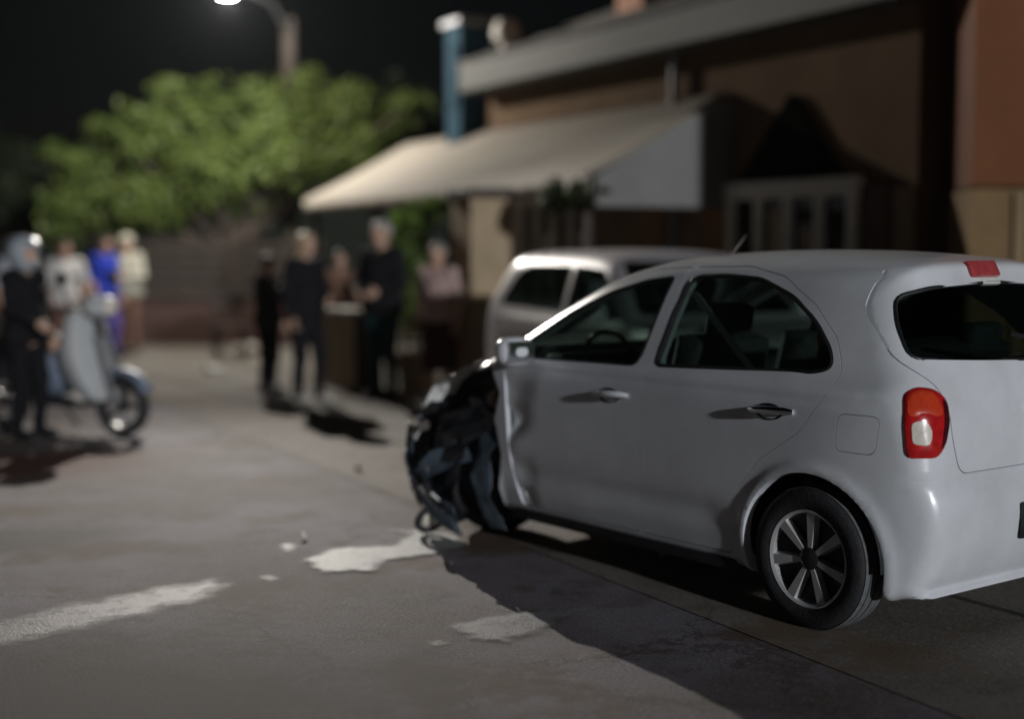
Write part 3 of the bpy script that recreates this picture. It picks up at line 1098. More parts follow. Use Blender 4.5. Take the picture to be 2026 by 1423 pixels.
door_f = boolean(sh, prism_mesh(scaled(DF, .994), 'Y', .42, 1.1), 'INTERSECT')
door_r = boolean(sh, prism_mesh(scaled(DR, .994), 'Y', .42, 1.1), 'INTERSECT')
flap = boolean(sh, prism_mesh(scaled(FLAP, .965), 'Y', .6, 1.1), 'INTERSECT')
gate = boolean(sh, prism_mesh(scaled(GATE, .994), 'X', -1.0, -.10), 'INTERSECT')
for poly, ax_, a, b in ((DF, 'Y', .42, 1.1), (DR, 'Y', .42, 1.1), (FLAP, 'Y', .6, 1.1), (GATE, 'X', -1.0, -.10), (WSC, 'X', 1.2, 2.5),
                        (WF, 'Y', -1.1, -.42), (WR, 'Y', -1.1, -.42)):
    sh = boolean(sh, prism_mesh(poly, ax_, a, b), 'DIFFERENCE')
door_f = boolean(door_f, prism_mesh(WF, 'Y', .3, 1.2), 'DIFFERENCE')
door_r = boolean(door_r, prism_mesh(WR, 'Y', .3, 1.2), 'DIFFERENCE')
gate = boolean(gate, prism_mesh(RWIN, 'X', -1.2, .1), 'DIFFERENCE')
# the torn front left corner
TORN = [(2.035, .05), (2.07, .30), (2.04, .48), (2.09, .66), (2.05, .80), (2.12, .90), (2.22, .955), (2.36, .90), (2.47, .97), (2.62, .88), (2.8, 1.0), (3.6, 1.1), (3.6, .05)]
sh = boolean(sh, prism_mesh(TORN, 'Y', .02, 1.2), 'DIFFERENCE')


def jitter(me, fn):
    n = len(me.vertices)
    co = np.empty(n * 3, np.float32)
    me.vertices.foreach_get('co', co)
    co = co.reshape(-1, 3).astype(float)
    me.vertices.foreach_set('co', fn(co).astype(np.float32).ravel())
    me.update()


def crumple(c):
    x, y, z = c.T.copy()
    k = sst(2.12, 2.9, x)
    x2 = np.where(x > 2.12, 2.12 + (x - 2.12) * .78, x)
    n1 = np.sin(x * 17 + y * 9) * np.cos(y * 13 - z * 11) + .6 * np.sin(z * 23 + x * 31 + 1.3)
    n2 = np.sin(x * 11 - y * 17 + 2) * np.cos(z * 15)
    x2 = x2 + k * .045 * n2
    z2 = z + k * (.05 * n1 + .10 * np.sin(x * 6.5 + 1.0) * sst(.6, .9, z))
    y2 = y + k * .03 * n1 - k * .10 * sst(0, .8, y)
    return np.stack([x2, y2, z2], 1)


jitter(sh, crumple)
body = link('body', sh, M['paint_white'], car, True, 32)
def dent(c):
    x, y, z = c.T.copy()
    k = sst(1.72, 2.02, x) * sst(1.0, .8, z)
    return np.stack([x - k * .02 * np.sin(z * 19 + 1), y - k * (.015 + .013 * np.sin(z * 13 + x * 9) + .007 * np.sin(z * 31)), z], 1)


jitter(door_f, dent)
dfo = link('door', door_f, M['paint_white'], car, True, 32)
dro = link('door', door_r, M['paint_white'], car, True, 32)
link('fuel_flap', flap, M['paint_white'], car, True, 32)
gto = link('tailgate', gate, M['paint_white'], car, True, 32)

# glazing follows the body surface a few millimetres inside it
g0 = mesh_np('g0', *nets(lambda x, y, z: fM(x, y, z) + .010, LOB, HIB, .024, 2))
g1 = mesh_np('g1', *nets(lambda x, y, z: fM(x, y, z) + .018, LOB, HIB, .024, 2))
gs = boolean(g0, g1, 'DIFFERENCE')


def glaze(poly, axis, a, b, m, parent, s=1.02):
    return link('window', boolean(gs, prism_mesh(scaled(poly, s), axis, a, b), 'INTERSECT'), m, parent, True, 40)


glaze(WF, 'Y', .42, 1.1, M['car_glass'], dfo)
glaze(WR, 'Y', .42, 1.1, M['car_glass'], dro)
glaze(WF, 'Y', -1.1, -.42, M['car_glass'], car)
glaze(WR, 'Y', -1.1, -.42, M['car_glass'], car)
glaze(RWIN, 'X', -1.0, -.1, M['rear_glass'], gto)
o = glaze(WSC, 'X', 1.2, 2.5, M['car_glass'], car)
o.name = 'windscreen'


def surf_y(x, z, side=1):
    """half width of the body at (x,z)."""
    lo_y, hi_y = .2, 1.0
    for _ in range(30):
        mid = (lo_y + hi_y) / 2
        if fM(np.array([x]), np.array([mid]), np.array([z]))[0] < 0: lo_y = mid
        else: hi_y = mid
    return lo_y * side


def surf_x(y, z):
    lo_x, hi_x = 0.3, -1.0
    for _ in range(30):
        mid = (lo_x + hi_x) / 2
        if fM(np.array([mid]), np.array([y]), np.array([z]))[0] < 0: lo_x = mid
        else: hi_x = mid
    return lo_x


# rubber seals round the side windows
for poly, par in ((WF, dfo), (WR, dro)):
    MB().tube([(p[0], surf_y(p[0], p[1]) - .006, p[1]) for p in list(poly) + [poly[0]]], .011, 6, False).build('window_seal', M['black_plastic'], par, True)
MB().tube([(surf_x(p[0], p[1]) + .006, p[0], p[1]) for p in list(RWIN) + [RWIN[0]]], .009, 6, False).build('window_seal', M['black_plastic'], gto, True)
# B pillar trim between the doors' glass
# door handles
for (x, z, par) in ((.20, .875, dro), (1.19, .86, dfo)):
    y = surf_y(x, z)
    MB().lathe([(.0, .002), (.052, .004), (.056, .010), (.0, -.012)], n=24).xf(Matrix.Translation((x + .01, y - .004, z - .004)) @ Euler((R(-90), 0, 0)).to_matrix().to_4x4() @ Matrix.Diagonal((1.35, .62, 1, 1))).build('handle_recess', M['black_plastic'], par, True)
    h = MB()
    h.tube([(x - .115, y + .004, z + .004), (x - .09, y + .026, z + .008), (x, y + .034, z + .006), (x + .09, y + .026, z), (x + .115, y + .004, z - .004)], [.011, .015, .016, .015, .011], 10)
    h.build('handle', M['chrome'] if par is dro else M['paint_white'], par, True)
# tail lamps
Pi, Fi = nets(lambda x, y, z: fM(x, y, z) - .012, (-.62, .3, .6), (-.2, .92, 1.15), .016)


def inflated(side):
    c0 = mesh_np('i0', *nets(lambda x, y, z: fM(x, y, z) - .012, (-.70, -.95, .55), (.1, .95, 1.2), .02))
    return c0


def lens_patch(poly_yz, off, name, m, parent, side):
    """lamp lens: solid slab that follows the rear corner of the body, seen along (-.75, .66)."""
    d = Vector((-.76, .65 * side, 0)).normalized()
    u = Vector((d.y, -d.x, 0)) * (-1 if side > 0 else 1)
    # u: horizontal axis across the lamp
    us = [p[0] for p in poly_yz]
    zs = [p[1] for p in poly_yz]
    nU, nZ = 14, 18
    poly = np.array(poly_yz)
    c = poly.mean(0)
    pts_in, pts_out, faces = [], [], []
    rings = [0.0, .35, .7, .92, 1.0]
    n = len(poly)

    def hit(uu, zz, of):
        base_ = Vector((-.30, .55 * side, 0)) + u * uu
        t0, t1 = 0.0, .6
        lo_t, hi_t = -.25, .6
        for _ in range(26):
            mid = (lo_t + hi_t) / 2
            q = base_ + d * mid
            if fM(np.array([q.x]), np.array([q.y]), np.array([zz]))[0] - of < 0: lo_t = mid
            else: hi_t = mid
        q = base_ + d * lo_t
        return Vector((q.x, q.y, zz))
    vs, fs = [hit(c[0], c[1], off)], []
    for ri, rr in enumerate(rings[1:]):
        for p in poly:
            q = c + (p - c) * rr
            vs.append(hit(q[0], q[1], off if rr < .95 else off * .45))
    for k in range(n): fs.append((0, 1 + k, 1 + (k + 1) % n))
    for ri in range(len(rings) - 2):
        for k in range(n):
            a = 1 + ri * n
            fs.append((a + k, a + n + k, a + n + (k + 1) % n, a + (k + 1) % n))
    a = 1 + (len(rings) - 2) * n
    b_ = len(vs)
    for p in poly: vs.append(hit(p[0], p[1], -.03))
    for k in range(n): fs.append((a + k, b_ + k, b_ + (k + 1) % n, a + (k + 1) % n))
    me = bpy.data.meshes.new(name)
    me.from_pydata([tuple(v) for v in vs], [], fs)
    bm = bmesh.new()
    bm.from_mesh(me)
    bmesh.ops.recalc_face_normals(bm, faces=bm.faces[:])
    bm.to_mesh(me)
    bm.free()
    return link(name, me, m, parent, True, 50)


# lamp outline in (u,z); u is distance across the lamp, 0 at its middle, + towards the car's flank
LAMP = rounded([(-.075, .745), (-.085, .87), (-.078, .985), (-.03, 1.012), (.045, 1.005), (.098, .965), (.105, .88), (.085, .79), (.05, .745)], .03, 4)
TOPL = rounded([(-.076, .90), (-.072, .978), (-.03, 1.004), (.04, .998), (.072, .95), (.078, .90)], .02, 3)
WHT = rounded([(-.055, .795), (-.06, .885), (.0, .895), (.03, .85), (.02, .79)], .02, 3)
DRK = rounded([(.062, .77), (.085, .80), (.101, .88), (.094, .955), (.075, .975), (.078, .88), (.07, .82)], .01, 3)
for sd_ in (1, -1):
    ln_ = lens_patch(LAMP, .012, 'tail_lamp', M['red_lens'], car, sd_)
    lens_patch(TOPL, .0145, 'indicator_lens', M['orange_lens'], ln_, sd_)
    lens_patch(WHT, .0145, 'reversing_lens', M['white_lens'], ln_, sd_)
    lens_patch(DRK, .0145, 'lens_edge', M['dark_lens'], ln_, sd_)
# high brake lamp on the tailgate
xb = surf_x(0, 1.45)
MB().box((xb + .010, .04, 1.448), (.05, .20, .075), Euler((0, R(28), 0)), bev=.014).build('brake_lamp', mat('pinkish_red_lens', (.42, .06, .065), .25, var=.3, scale=25, coat=.6), gto, True)
MB().box((surf_x(0, 1.41) + .008, .01, 1.400), (.03, .13, .03), Euler((0, R(28), 0)), bev=.008).build('brake_lamp_base', M['pale_plastic'], gto, True)
MB().box((surf_x(0, .86) - .004, 0, .90), (.02, .16, .035), bev=.008).build('handle', M['paint_white'], gto, True)
MB().box((surf_x(.12, .46) + .004, -.16, .455), (.03, .66, .15), bev=.02).build('bumper_recess', M['black_plastic'], car, True)
MB().box((surf_x(0, .46) - .014, -.16, .46), (.012, .52, .11), bev=.003).build('number_plate', mat('white_number_plate', (.6, .6, .58), .5, var=.1), car)
MB().box((surf_x(0, 1.12) - .018, -.10, 1.16), (.012, .5, .018), Euler((R(10), R(-24), 0)), bev=.004).build('rear_wiper', M['black_plastic'], gto, True)

# wheels
def wheel(x, y, side, parent, tilt=None, lift=0.0, plain=False):
    tyre = MB()
    rr, wdt = .292, .175
    prof = [(.185, -.06), (.20, -.078), (.235, -.088), (.268, -.084), (.285, -.066), (.291, -.03), (.292, 0), (.291, .03), (.285, .066), (.268, .084), (.235, .088), (.20, .078), (.185, .06)]
    prof2 = []
    for (r_, h_) in prof: prof2.append((r_, h_))
    tyre.lathe(prof2, axis='Y', n=64, closed=True)
    tw = tyre.build('wheel', M['rubber'], parent, True, 50)
    tw.location = (x, y, .292 + lift)
    if tilt: tw.rotation_euler = tilt
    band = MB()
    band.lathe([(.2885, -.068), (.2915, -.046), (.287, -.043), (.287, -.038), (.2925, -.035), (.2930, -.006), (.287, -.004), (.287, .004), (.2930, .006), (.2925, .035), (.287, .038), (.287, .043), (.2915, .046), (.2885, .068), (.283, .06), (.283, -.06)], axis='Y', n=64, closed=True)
    band.build('tread', M['pale_rubber'], tw, True)
    rim = MB()
    sgn = side
    rim.lathe([(.186, -.062 * sgn), (.196, .070 * sgn), (.202, .076 * sgn), (.197, .080 * sgn), (.186, .072 * sgn), (.176, -.05 * sgn)] if sgn > 0 else
              [(.176, .05), (.186, -.072), (.197, -.080), (.202, -.076), (.196, -.070), (.186, .062)], axis='Y', n=56, closed=True)
    rim.build('rim', M['rubber'] if plain else M['alloy'], tw, True, 40)
    disc = MB()
    disc.lathe([(.0, .030 * sgn), (.10, .028 * sgn), (.17, .038 * sgn), (.186, .050 * sgn)], axis='Y', n=48)
    disc.build('wheel_cover', M['alloy_dark'], tw, True, 40)
    for k in range(0 if plain else 7):
        a = R(93) + k * 2 * math.pi / 7
        s_ = MB()
        ca, sa = math.cos(a), math.sin(a)

        def pt(r_, w_, h_): return (r_ * ca - w_ * sa, h_ * sgn, r_ * sa + w_ * ca)
        V = [pt(.045, -.010, .066), pt(.045, .010, .066), pt(.188, .021, .072), pt(.188, -.021, .072),
             pt(.045, -.016, .036), pt(.045, .016, .036), pt(.188, .030, .044), pt(.188, -.030, .044)]
        s_.add(V, [(0, 1, 2, 3), (7, 6, 5, 4), (0, 4, 5, 1), (1, 5, 6, 2), (2, 6, 7, 3), (3, 7, 4, 0)])
        s_.build('spoke', M['alloy'], tw)
    cap = MB()
    cap.lathe([(.0, .076 * sgn), (.03, .075 * sgn), (.046, .066 * sgn), (.048, .03 * sgn)], axis='Y', n=28)
    cap.build('hub_cap', M['alloy_dark'], tw, True, 40)
    return tw


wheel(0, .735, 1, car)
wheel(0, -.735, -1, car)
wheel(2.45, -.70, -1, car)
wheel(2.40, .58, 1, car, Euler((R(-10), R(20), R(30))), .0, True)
for (x, s_) in ((0, 1), (0, -1), (2.45, -1)):
    ln_ = MB()
    prof = [(.354, .80 * s_), (.356, .50 * s_), (.05, .495 * s_)]
    ln_.lathe(prof if s_ < 0 else prof, (x, 0, .29), 'Y', 40)
    o = ln_.build('wheel_arch_liner', M['black_plastic'], car, True)
    # open underneath so that the tyre meets the ground
    bm = bmesh.new()
    bm.from_mesh(o.data)
    bmesh.ops.delete(bm, geom=[f for f in bm.faces if f.calc_center_median().z < .27], context='FACES')
    bm.to_mesh(o.data)
    bm.free()

# cabin
fl = MB()
fl.box((.95, 0, .25), (2.3, 1.36, .06))
fl.build('cabin_floor', M['black_plastic'], car)


def car_seat(x, y, w_, parent, m, head=True):
    s_ = MB()
    s_.box((x + .05, y, .50), (.52, w_, .18), Euler((0, R(-6), 0)), .05)
    st = s_.build('seat', m, parent, True, 60)
    MB().box((x - .26, y, .84), (.16, w_, .62), Euler((0, R(-16), 0)), .05).build('seat_back', m, st, True, 60)
    if head:
        MB().box((x - .37, y, 1.20), (.10, .24, .17), Euler((0, R(-10), 0)), .035).build('headrest', m, st, True, 60)


car_seat(1.25, .36, .50, car, M['seat_fabric'])
car_seat(1.25, -.36, .50, car, M['seat_fabric'])
car_seat(.42, 0, 1.18, car, M['seat_fabric'], False)
for y in (.36, -.36): MB().box((.03, y, 1.14), (.09, .24, .14), Euler((0, R(-10), 0)), .03).build('headrest', M['seat_grey'], car, True, 60)
MB().box((1.93, 0, .86), (.34, 1.30, .26), Euler((0, R(8), 0)), .07).build('dashboard', M['black_plastic'], car, True, 60)
sw = MB()
a_ = np.linspace(0, 2 * math.pi, 29)
sw.tube([(.18 * math.cos(q) * .35, .18 * math.sin(q), .18 * math.cos(q)) for q in a_], .014, 8, False)
o = sw.build('steering_wheel', M['black_plastic'], car, True)
o.location = (1.70, .36, .93)
# pale belts hanging inside the B pillars
for (x, y0) in ((.90, .60), (.90, -.60)):
    MB().add([(x, y0, 1.34), (x - .05, y0, 1.34), (x - .30, y0 * .72, .95), (x - .25, y0 * .72, .95), (x, y0 - .004, 1.34), (x - .05, y0 - .004, 1.34), (x - .30, y0 * .72 - .004, .95), (x - .25, y0 * .72 - .004, .95)],
             [(0, 1, 2, 3), (7, 6, 5, 4), (0, 4, 5, 1), (1, 5, 6, 2), (2, 6, 7, 3), (3, 7, 4, 0)]).build('seat_belt', M['pale_plastic'], car)
# mirror knocked back on the driver's door
def mirror_shell(x, y, z):
    d = (np.abs((x - 1.80) / .062) ** 2.6 + np.abs((y - .915) / .105) ** 3.2 + np.abs((z - 1.03) / .072) ** 2.8) ** (1 / 2.8) - 1
    return d * .06


mro = iso('wing_mirror', mirror_shell, (1.70, .78, .93), (1.90, 1.05, 1.13), .014, M['paint_white'], dfo)
MB().tube([(1.88, .78, .985), (1.83, .85, 1.0)], .022, 8).build('mirror_foot', M['black_plastic'], dfo, True)
MB().box((1.745, .915, 1.03), (.012, .165, .105), None, .005).build('mirror_glass', M['chrome'], dfo)

# sill, inner panels and what is left of the front
MB().box((1.2, .765, .185), (1.55, .05, .05), bev=.015).build('sill', M['black_plastic'], car, True)


def sheet(name, path, width_vec, m, parent, seed, amp=.03, th=.006, nw=6, sub=5, torn=False):
    """a torn, crumpled sheet swept along a path."""
    P = crom(path, sub, False)
    r = random.Random(seed)
    vs, fs = [], []
    for i, p in enumerate(P):
        wv_ = Vector(width_vec)
        k = .92 + .08 * math.sin(i * .9 + seed) + r.uniform(-.06, .06)
        for j in range(nw + 1):
            q = Vector(p) + wv_ * (j / nw - .5) * (k * (r.uniform(.7, 1.35) if torn and j in (0, nw) else k))
            q += Vector((r.uniform(-amp, amp), r.uniform(-amp, amp), r.uniform(-amp, amp)))
            vs.append(q)
    for i in range(len(P) - 1):
        for j in range(nw):
            a = i * (nw + 1) + j
            fs.append((a, a + 1, a + nw + 2, a + nw + 1))
    o = mk(name, vs, fs, m, parent, not torn, 55)
    o.modifiers.new('thick', 'SOLIDIFY').thickness = th
    if torn: return o
    s_ = o.modifiers.new('smooth', 'SUBSURF')
    s_.levels = s_.render_levels = 1
    return o


# torn bumper skin drooping from the nose down to the road
sheet('torn_liner', [(2.22, .80, .74), (2.34, .88, .58), (2.42, .92, .40), (2.46, .90, .22), (2.42, .88, .10)], (.26, .03, .06), M['black_plastic'], car, 61, .022, .006, 4, 3, True)
sheet('torn_liner', [(2.52, .66, .74), (2.64, .78, .62), (2.66, .86, .48)], (.16, .05, .10), M['black_plastic'], car, 67, .022, .006, 3, 3, True)
sheet('torn_panel', [(2.30, .86, .50), (2.44, .95, .40), (2.58, .98, .30)], (.05, .02, .10), M['blue_plastic'], car, 83, .016, .005, 2, 2, True)
for k_, (x_, y_, z_) in enumerate([(2.60, .92, .58), (2.70, .90, .54), (2.52, .96, .36), (2.40, .98, .22), (2.76, .84, .62)]):
    MB().box((x_, y_, z_), (.09, .012, .05), Euler((.5 * k_, .7 * k_ + .3, .4 * k_)), .003).build('headlamp_shard', M['chrome'] if k_ % 2 == 0 else M['pale_plastic'], car)
sheet('crash_beam', [(2.88, .80, .52), (2.74, .93, .38), (2.56, .99, .25), (2.38, .99, .14), (2.24, .96, .09)], (.05, .02, .12), M['blue_plastic'], car, 71, .008, .012)
sheet('torn_bumper', [(2.55, .55, .66), (2.66, .70, .56), (2.64, .82, .42), (2.52, .86, .28), (2.40, .88, .16)], (.10, .06, .22), M['black_plastic'], car, 51, .012, .008)
sheet('torn_bumper', [(2.72, .10, .62), (2.86, .45, .56), (2.86, .74, .46), (2.70, .90, .33), (2.48, .95, .20), (2.26, .93, .10)], (.02, .08, .24), M['blue_plastic'], car, 3, .014, .008)
sheet('torn_bumper', [(2.76, .30, .46), (2.90, .66, .36), (2.80, .86, .24), (2.66, .92, .20)], (.03, .05, .15), M['black_plastic'], car, 8, .014, .008)
# inner wing behind the wheel
sheet('wing_liner', [(2.13, .79, .62), (2.16, .84, .48), (2.15, .87, .33), (2.08, .88, .20), (1.99, .87, .10)], (.15, .02, .0), M['blue_plastic'], car, 12, .010, .006, 4)
sheet('wing_liner', [(2.05, .62, .88), (2.30, .66, .86), (2.52, .66, .74), (2.62, .66, .55)], (.05, .22, .05), M['black_plastic'], car, 15, .015, .006, 4)
# crumpled wing metal and headlamp remains
sheet('crumpled_wing', [(2.48, .48, .76), (2.62, .60, .74), (2.74, .70, .64), (2.78, .74, .52)], (.04, .05, .13), M['metal'], car, 21, .022, .004, 5)
sheet('crumpled_wing', [(2.03, .50, .97), (2.12, .70, .88), (2.09, .78, .76), (2.11, .79, .66)], (.16, .0, .05), M['rust'], car, 23, .018, .004, 4)
sheet('crumpled_wing', [(2.36, .60, .90), (2.52, .70, .84), (2.66, .76, .74), (2.74, .80, .62)], (.03, .10, .10), M['pale_plastic'], car, 31, .022, .004, 5)
sheet('bent_panel', [(2.18, .50, .60), (2.30, .66, .52), (2.46, .74, .40), (2.56, .78, .26)], (.05, .12, .12), M['black_plastic'], car, 37, .02, .005, 5)
hl = MB()
hl.lathe([(.0, -.05), (.05, -.045), (.085, .0), (.098, .05), (.090, .05), (.05, -.02), (.0, -.03)], n=24)
hl.xf(Matrix.Translation((2.70, .78, .50)) @ Euler((R(-60), R(40), 0)).to_matrix().to_4x4())
hlo = hl.build('headlamp', M['black_plastic'], car, True)
MB().lathe([(.0, .0), (.05, .01), (.06, .035), (.0, .02)], n=20).xf(Matrix.Translation((2.69, .80, .515)) @ Euler((R(-60), R(40), 0)).to_matrix().to_4x4()).build('reflector', M['chrome'], hlo, True)
eb = MB()
eb.box((2.42, .05, .60), (.42, .62, .42), Euler((R(4), R(6), R(5))), .05)
eb.box((2.40, .10, .84), (.30, .40, .09), None, .03)
eb.tube([(2.3, .3, .78), (2.45, .42, .72), (2.62, .38, .58), (2.66, .2, .5)], .03, 8)
eb.build('engine', M['black_plastic'], car, True, 50)
MB().box((2.68, -.05, .52), (.05, 1.0, .40), Euler((0, R(-14), R(6))), .01).build('radiator', M['metal'], car)
MB().tube([(2.33, .42, .88), (2.34, .50, .60), (2.34, .56, .36)], [.07, .06, .04], 12).build('suspension_strut', M['rust'], car, True)
MB().tube([(1.95, .60, .24), (2.2, .58, .22), (2.5, .50, .24), (2.72, .42, .36)], [.045, .045, .04, .035], 8).build('subframe', M['metal'], car, True)
for k, (pth, m_) in enumerate((([(2.55, .5, .7), (2.7, .72, .6), (2.72, .84, .36), (2.62, .86, .24)], 'black_plastic'), ([(2.5, .4, .66), (2.6, .66, .74), (2.74, .78, .62)], 'pale_plastic'))):
    MB().tube(crom(pth, 6, False).tolist(), .011, 6).build('hanging_hose', M[m_], car, True)
# roof aerial
MB().tube([(1.25, 0, 1.475), (1.12, 0, 1.60)], [.005, .003], 6).build('aerial', M['black_plastic'], car)

# ================================================================== THE SILVER CAR BEYOND
SIDE2 = [(-.45, .22), (-.66, .30), (-.72, .55), (-.72, .80), (-.68, 1.0), (-.50, 1.24), (-.32, 1.46), (-.20, 1.515), (.1, 1.53), (.8, 1.535), (1.2, 1.52), (1.45, 1.47), (1.62, 1.36),
         (1.85, 1.16), (2.02, 1.03), (2.3, .99), (2.65, .93), (2.82, .80), (2.86, .55), (2.80, .25), (2.6, .2), (1.2, .19), (.3, .19)]
PLAN2 = [(-.85, 0), (-.82, .5), (-.72, .68), (-.5, .76), (0, .80), (1.0, .81), (1.9, .80), (2.4, .77), (2.75, .64), (2.92, .35), (2.95, 0)]
SEC2 = [(0, .05), (.70, .08), (.76, .2), (.795, .45), (.81, .70), (.80, .93), (.765, 1.02), (.70, 1.25), (.64, 1.42), (.56, 1.52), (.40, 1.59), (.2, 1.63), (0, 1.65)]
f2 = car_field(SIDE2, PLAN2, SEC2, (0, 2.2), .365, 0.0)
H2 = R(-66)
h_, l_ = Vector((math.cos(H2), math.sin(H2), 0)), Vector((-math.sin(H2), math.cos(H2), 0))
hdr = at(1036, 497, 11.9)
c2 = Vector((hdr.x, hdr.y, 0)) + h_ * .24 + l_ * .56
LO2, HI2 = (-.85, -.90, .1), (2.98, .90, 1.64)
s2 = boolean(mesh_np('o2', *nets(f2, LO2, HI2, .03)), mesh_np('c2', *nets(lambda x, y, z: f2(x, y, z) + .05, LO2, HI2, .035, 2)), 'DIFFERENCE')
for (x, s_) in ((0, 1), (0, -1), (2.2, 1), (2.2, -1)):
    s2 = boolean(s2, cyl_mesh(x, .29, .345, *((.50, 1.05) if s_ > 0 else (-1.05, -.50))), 'DIFFERENCE')
W2F = rounded([(.93, 1.05), (1.83, 1.03), (1.60, 1.24), (1.40, 1.38), (.94, 1.41)], .05)
W2R = rounded([(.88, 1.05), (.88, 1.41), (.10, 1.405), (-.10, 1.34), (-.32, 1.07)], .06)
W2B = rounded([(-.58, 1.06), (.58, 1.06), (.50, 1.40), (-.50, 1.40)], .06)
W2W = rounded([(-.66, 1.07), (.66, 1.07), (.56, 1.44), (-.56, 1.44)], .06)
for poly, ax_, a, b in ((W2F, 'Y', -1.1, 1.1), (W2R, 'Y', -1.1, 1.1), (W2B, 'X', -1.0, -.15), (W2W, 'X', 1.3, 2.4)):
    s2 = boolean(s2, prism_mesh(poly, ax_, a, b), 'DIFFERENCE')
car2 = empty('silver_car', c2, H2, 'silver car with only roof and slanted rear pillar showing behind the wrecked white hatchback', 'car')
link('body', s2, M['paint_silver'], car2, True, 35)
gs2 = boolean(mesh_np('g', *nets(lambda x, y, z: f2(x, y, z) + .012, LO2, HI2, .035, 2)), mesh_np('g', *nets(lambda x, y, z: f2(x, y, z) + .022, LO2, HI2, .035, 2)), 'DIFFERENCE')
for poly, ax_, a, b in ((W2F, 'Y', .4, 1.1), (W2F, 'Y', -1.1, -.4), (W2R, 'Y', .4, 1.1), (W2R, 'Y', -1.1, -.4), (W2B, 'X', -1.0, -.15), (W2W, 'X', 1.3, 2.4)):
    link('window', boolean(gs2, prism_mesh(scaled(poly, 1.02), ax_, a, b), 'INTERSECT'), M['car_glass'], car2, True, 40)
for x, y, s_ in ((0, .70, 1), (0, -.70, -1), (2.2, .70, 1), (2.2, -.70, -1)):
    wh = MB()
    wh.lathe([(.18, -.06), (.235, -.085), (.28, -.07), (.29, 0), (.28, .07), (.235, .085), (.18, .06)], axis='Y', n=40, closed=True)
    wo = wh.build('wheel', M['rubber'], car2, True)
    wo.location = (x, y, .29)
    MB().lathe([(.0, .06 * s_), (.05, .065 * s_), (.12, .05 * s_), (.175, .066 * s_), (.185, .07 * s_), (.185, .0)], axis='Y', n=32).build('rim', M['alloy'], wo, True)
car_seat(1.15, .36, .5, car2, M['seat_fabric'])
car_seat(1.15, -.36, .5, car2, M['seat_fabric'])
MB().box((1.75, 0, .88), (.34, 1.28, .26), None, .07).build('dashboard', M['black_plastic'], car2, True)
for s_ in (1, -1):
    MB().box((-.68, .62 * s_, .84), (.08, .14, .26), Euler((0, 0, R(24 * s_))), .02).build('tail_lamp', M['red_lens'], car2, True)
    MB().box((2.68, .58 * s_, .74), (.16, .26, .14), Euler((0, 0, R(-30 * s_))), .03).build('headlamp', M['white_lens'], car2, True)
    MB().box((1.70, .90 * s_, 1.07), (.09, .18, .13), None, .03).build('wing_mirror', M['paint_silver'], car2, True)

# small pale pink rounded shape on the back seat of the white car
def itemf(x, y, z):
    return smin(smin(ell_(0, 0, .07, .055, .05, .07)(x, y, z), ell_(0, .0, .165, .05, .045, .048)(x, y, z), .03), smin(ell_(0, .045, .21, .016, .022, .022)(x, y, z), ell_(0, -.045, .21, .016, .022, .022)(x, y, z), .005), .02)


def ell_(cx, cy, cz, rx, ry, rz):
    return lambda x, y, z: (np.sqrt(((x - cx) / rx) ** 2 + ((y - cy) / ry) ** 2 + ((z - cz) / rz) ** 2) - 1) * min(rx, ry, rz)


item = iso('pink_item', itemf, (-.1, -.1, -.03), (.1, .1, .26), .012, M['pink'])
_c, _s = math.cos(CARH), math.sin(CARH)
tx, ty = .17, .50
item.location = (CARX + tx * _c - ty * _s, CARY + tx * _s + ty * _c, 1.0)
item.rotation_euler = (0, 0, CARH + 1.0)
tag(item, 'small pale pink soft toy seen through the rear side window of the white car', 'item')
MB_shelf = MB().box((.17, .50, .975), (.22, .24, .04), bev=.01).build('parcel_shelf', M['seat_grey'], car, True)

# ================================================================== THINGS ON THE ROAD
def fragment(px, py, size, label, seed, name='plastic_fragment', m='white_print'):
    g = ground(px, py)
    r = random.Random(seed)
    n = 7
    vs = []
    for k in range(n):
        a = 2 * math.pi * k / n
        q = size * r.uniform(.6, 1.1)
        vs.append((q * math.cos(a), q * .7 * math.sin(a), r.uniform(.0, .012)))
    vs += [(v[0] * .8, v[1] * .8, v[2] + size * r.uniform(.5, .9)) for v in vs]
    fs = [tuple(reversed(range(n))), tuple(range(n, 2 * n))] + [(i, (i + 1) % n, n + (i + 1) % n, n + i) for i in range(n)]
    o = mk(name, vs, fs, M[m], None)
    o.location = (g.x, g.y, .012)
    o.rotation_euler = (r.uniform(-.1, .1), r.uniform(-.1, .1), r.uniform(0, 6))
    return tag(o, label, 'debris', 'scraps of the crash on the road')


fragment(710, 935, .034, 'lone whitish scrap on the open road left of the torn bumper', 1)
fragment(601, 1068, .028, 'small cream scrap just above the white paint blotches', 2)
fragment(1310, 1107, .020, 'tiny pale splinter on the dark ground under the car sill', 5)
fragment(430, 865, .022, 'small dull scrap near the gutter line, farthest from the car', 6)
fragment(533, 765, .05, 'brownish scrap on the pavement left of the woman in black', 8, m='rust')
# ring shaped piece below the torn bumper
g = ground(852, 1062)
t = empty('broken_ring', (g.x, g.y, .01), R(20), 'round pale disc with a dark rubber ring lying under the torn bumper', 'debris')
rg = MB()
a_ = np.linspace(0, 2 * math.pi, 33)
rg.tube([(.075 * math.cos(q), .0, .075 * math.sin(q)) for q in a_], .018, 8, False)
rg.xf(Matrix.Translation((0, 0, .085)) @ Euler((R(28), 0, R(10))).to_matrix().to_4x4())
rg.build('rubber_ring', M['rubber'], t, True)
dc = MB().lathe([(.0, .012), (.03, .010), (.046, .004), (.048, -.012), (.0, -.012)], n=24)
dc.xf(Matrix.Translation((0, 0, .085)) @ Euler((R(118), 0, R(10))).to_matrix().to_4x4())
dc.build('disc', M['white_print'], t, True)
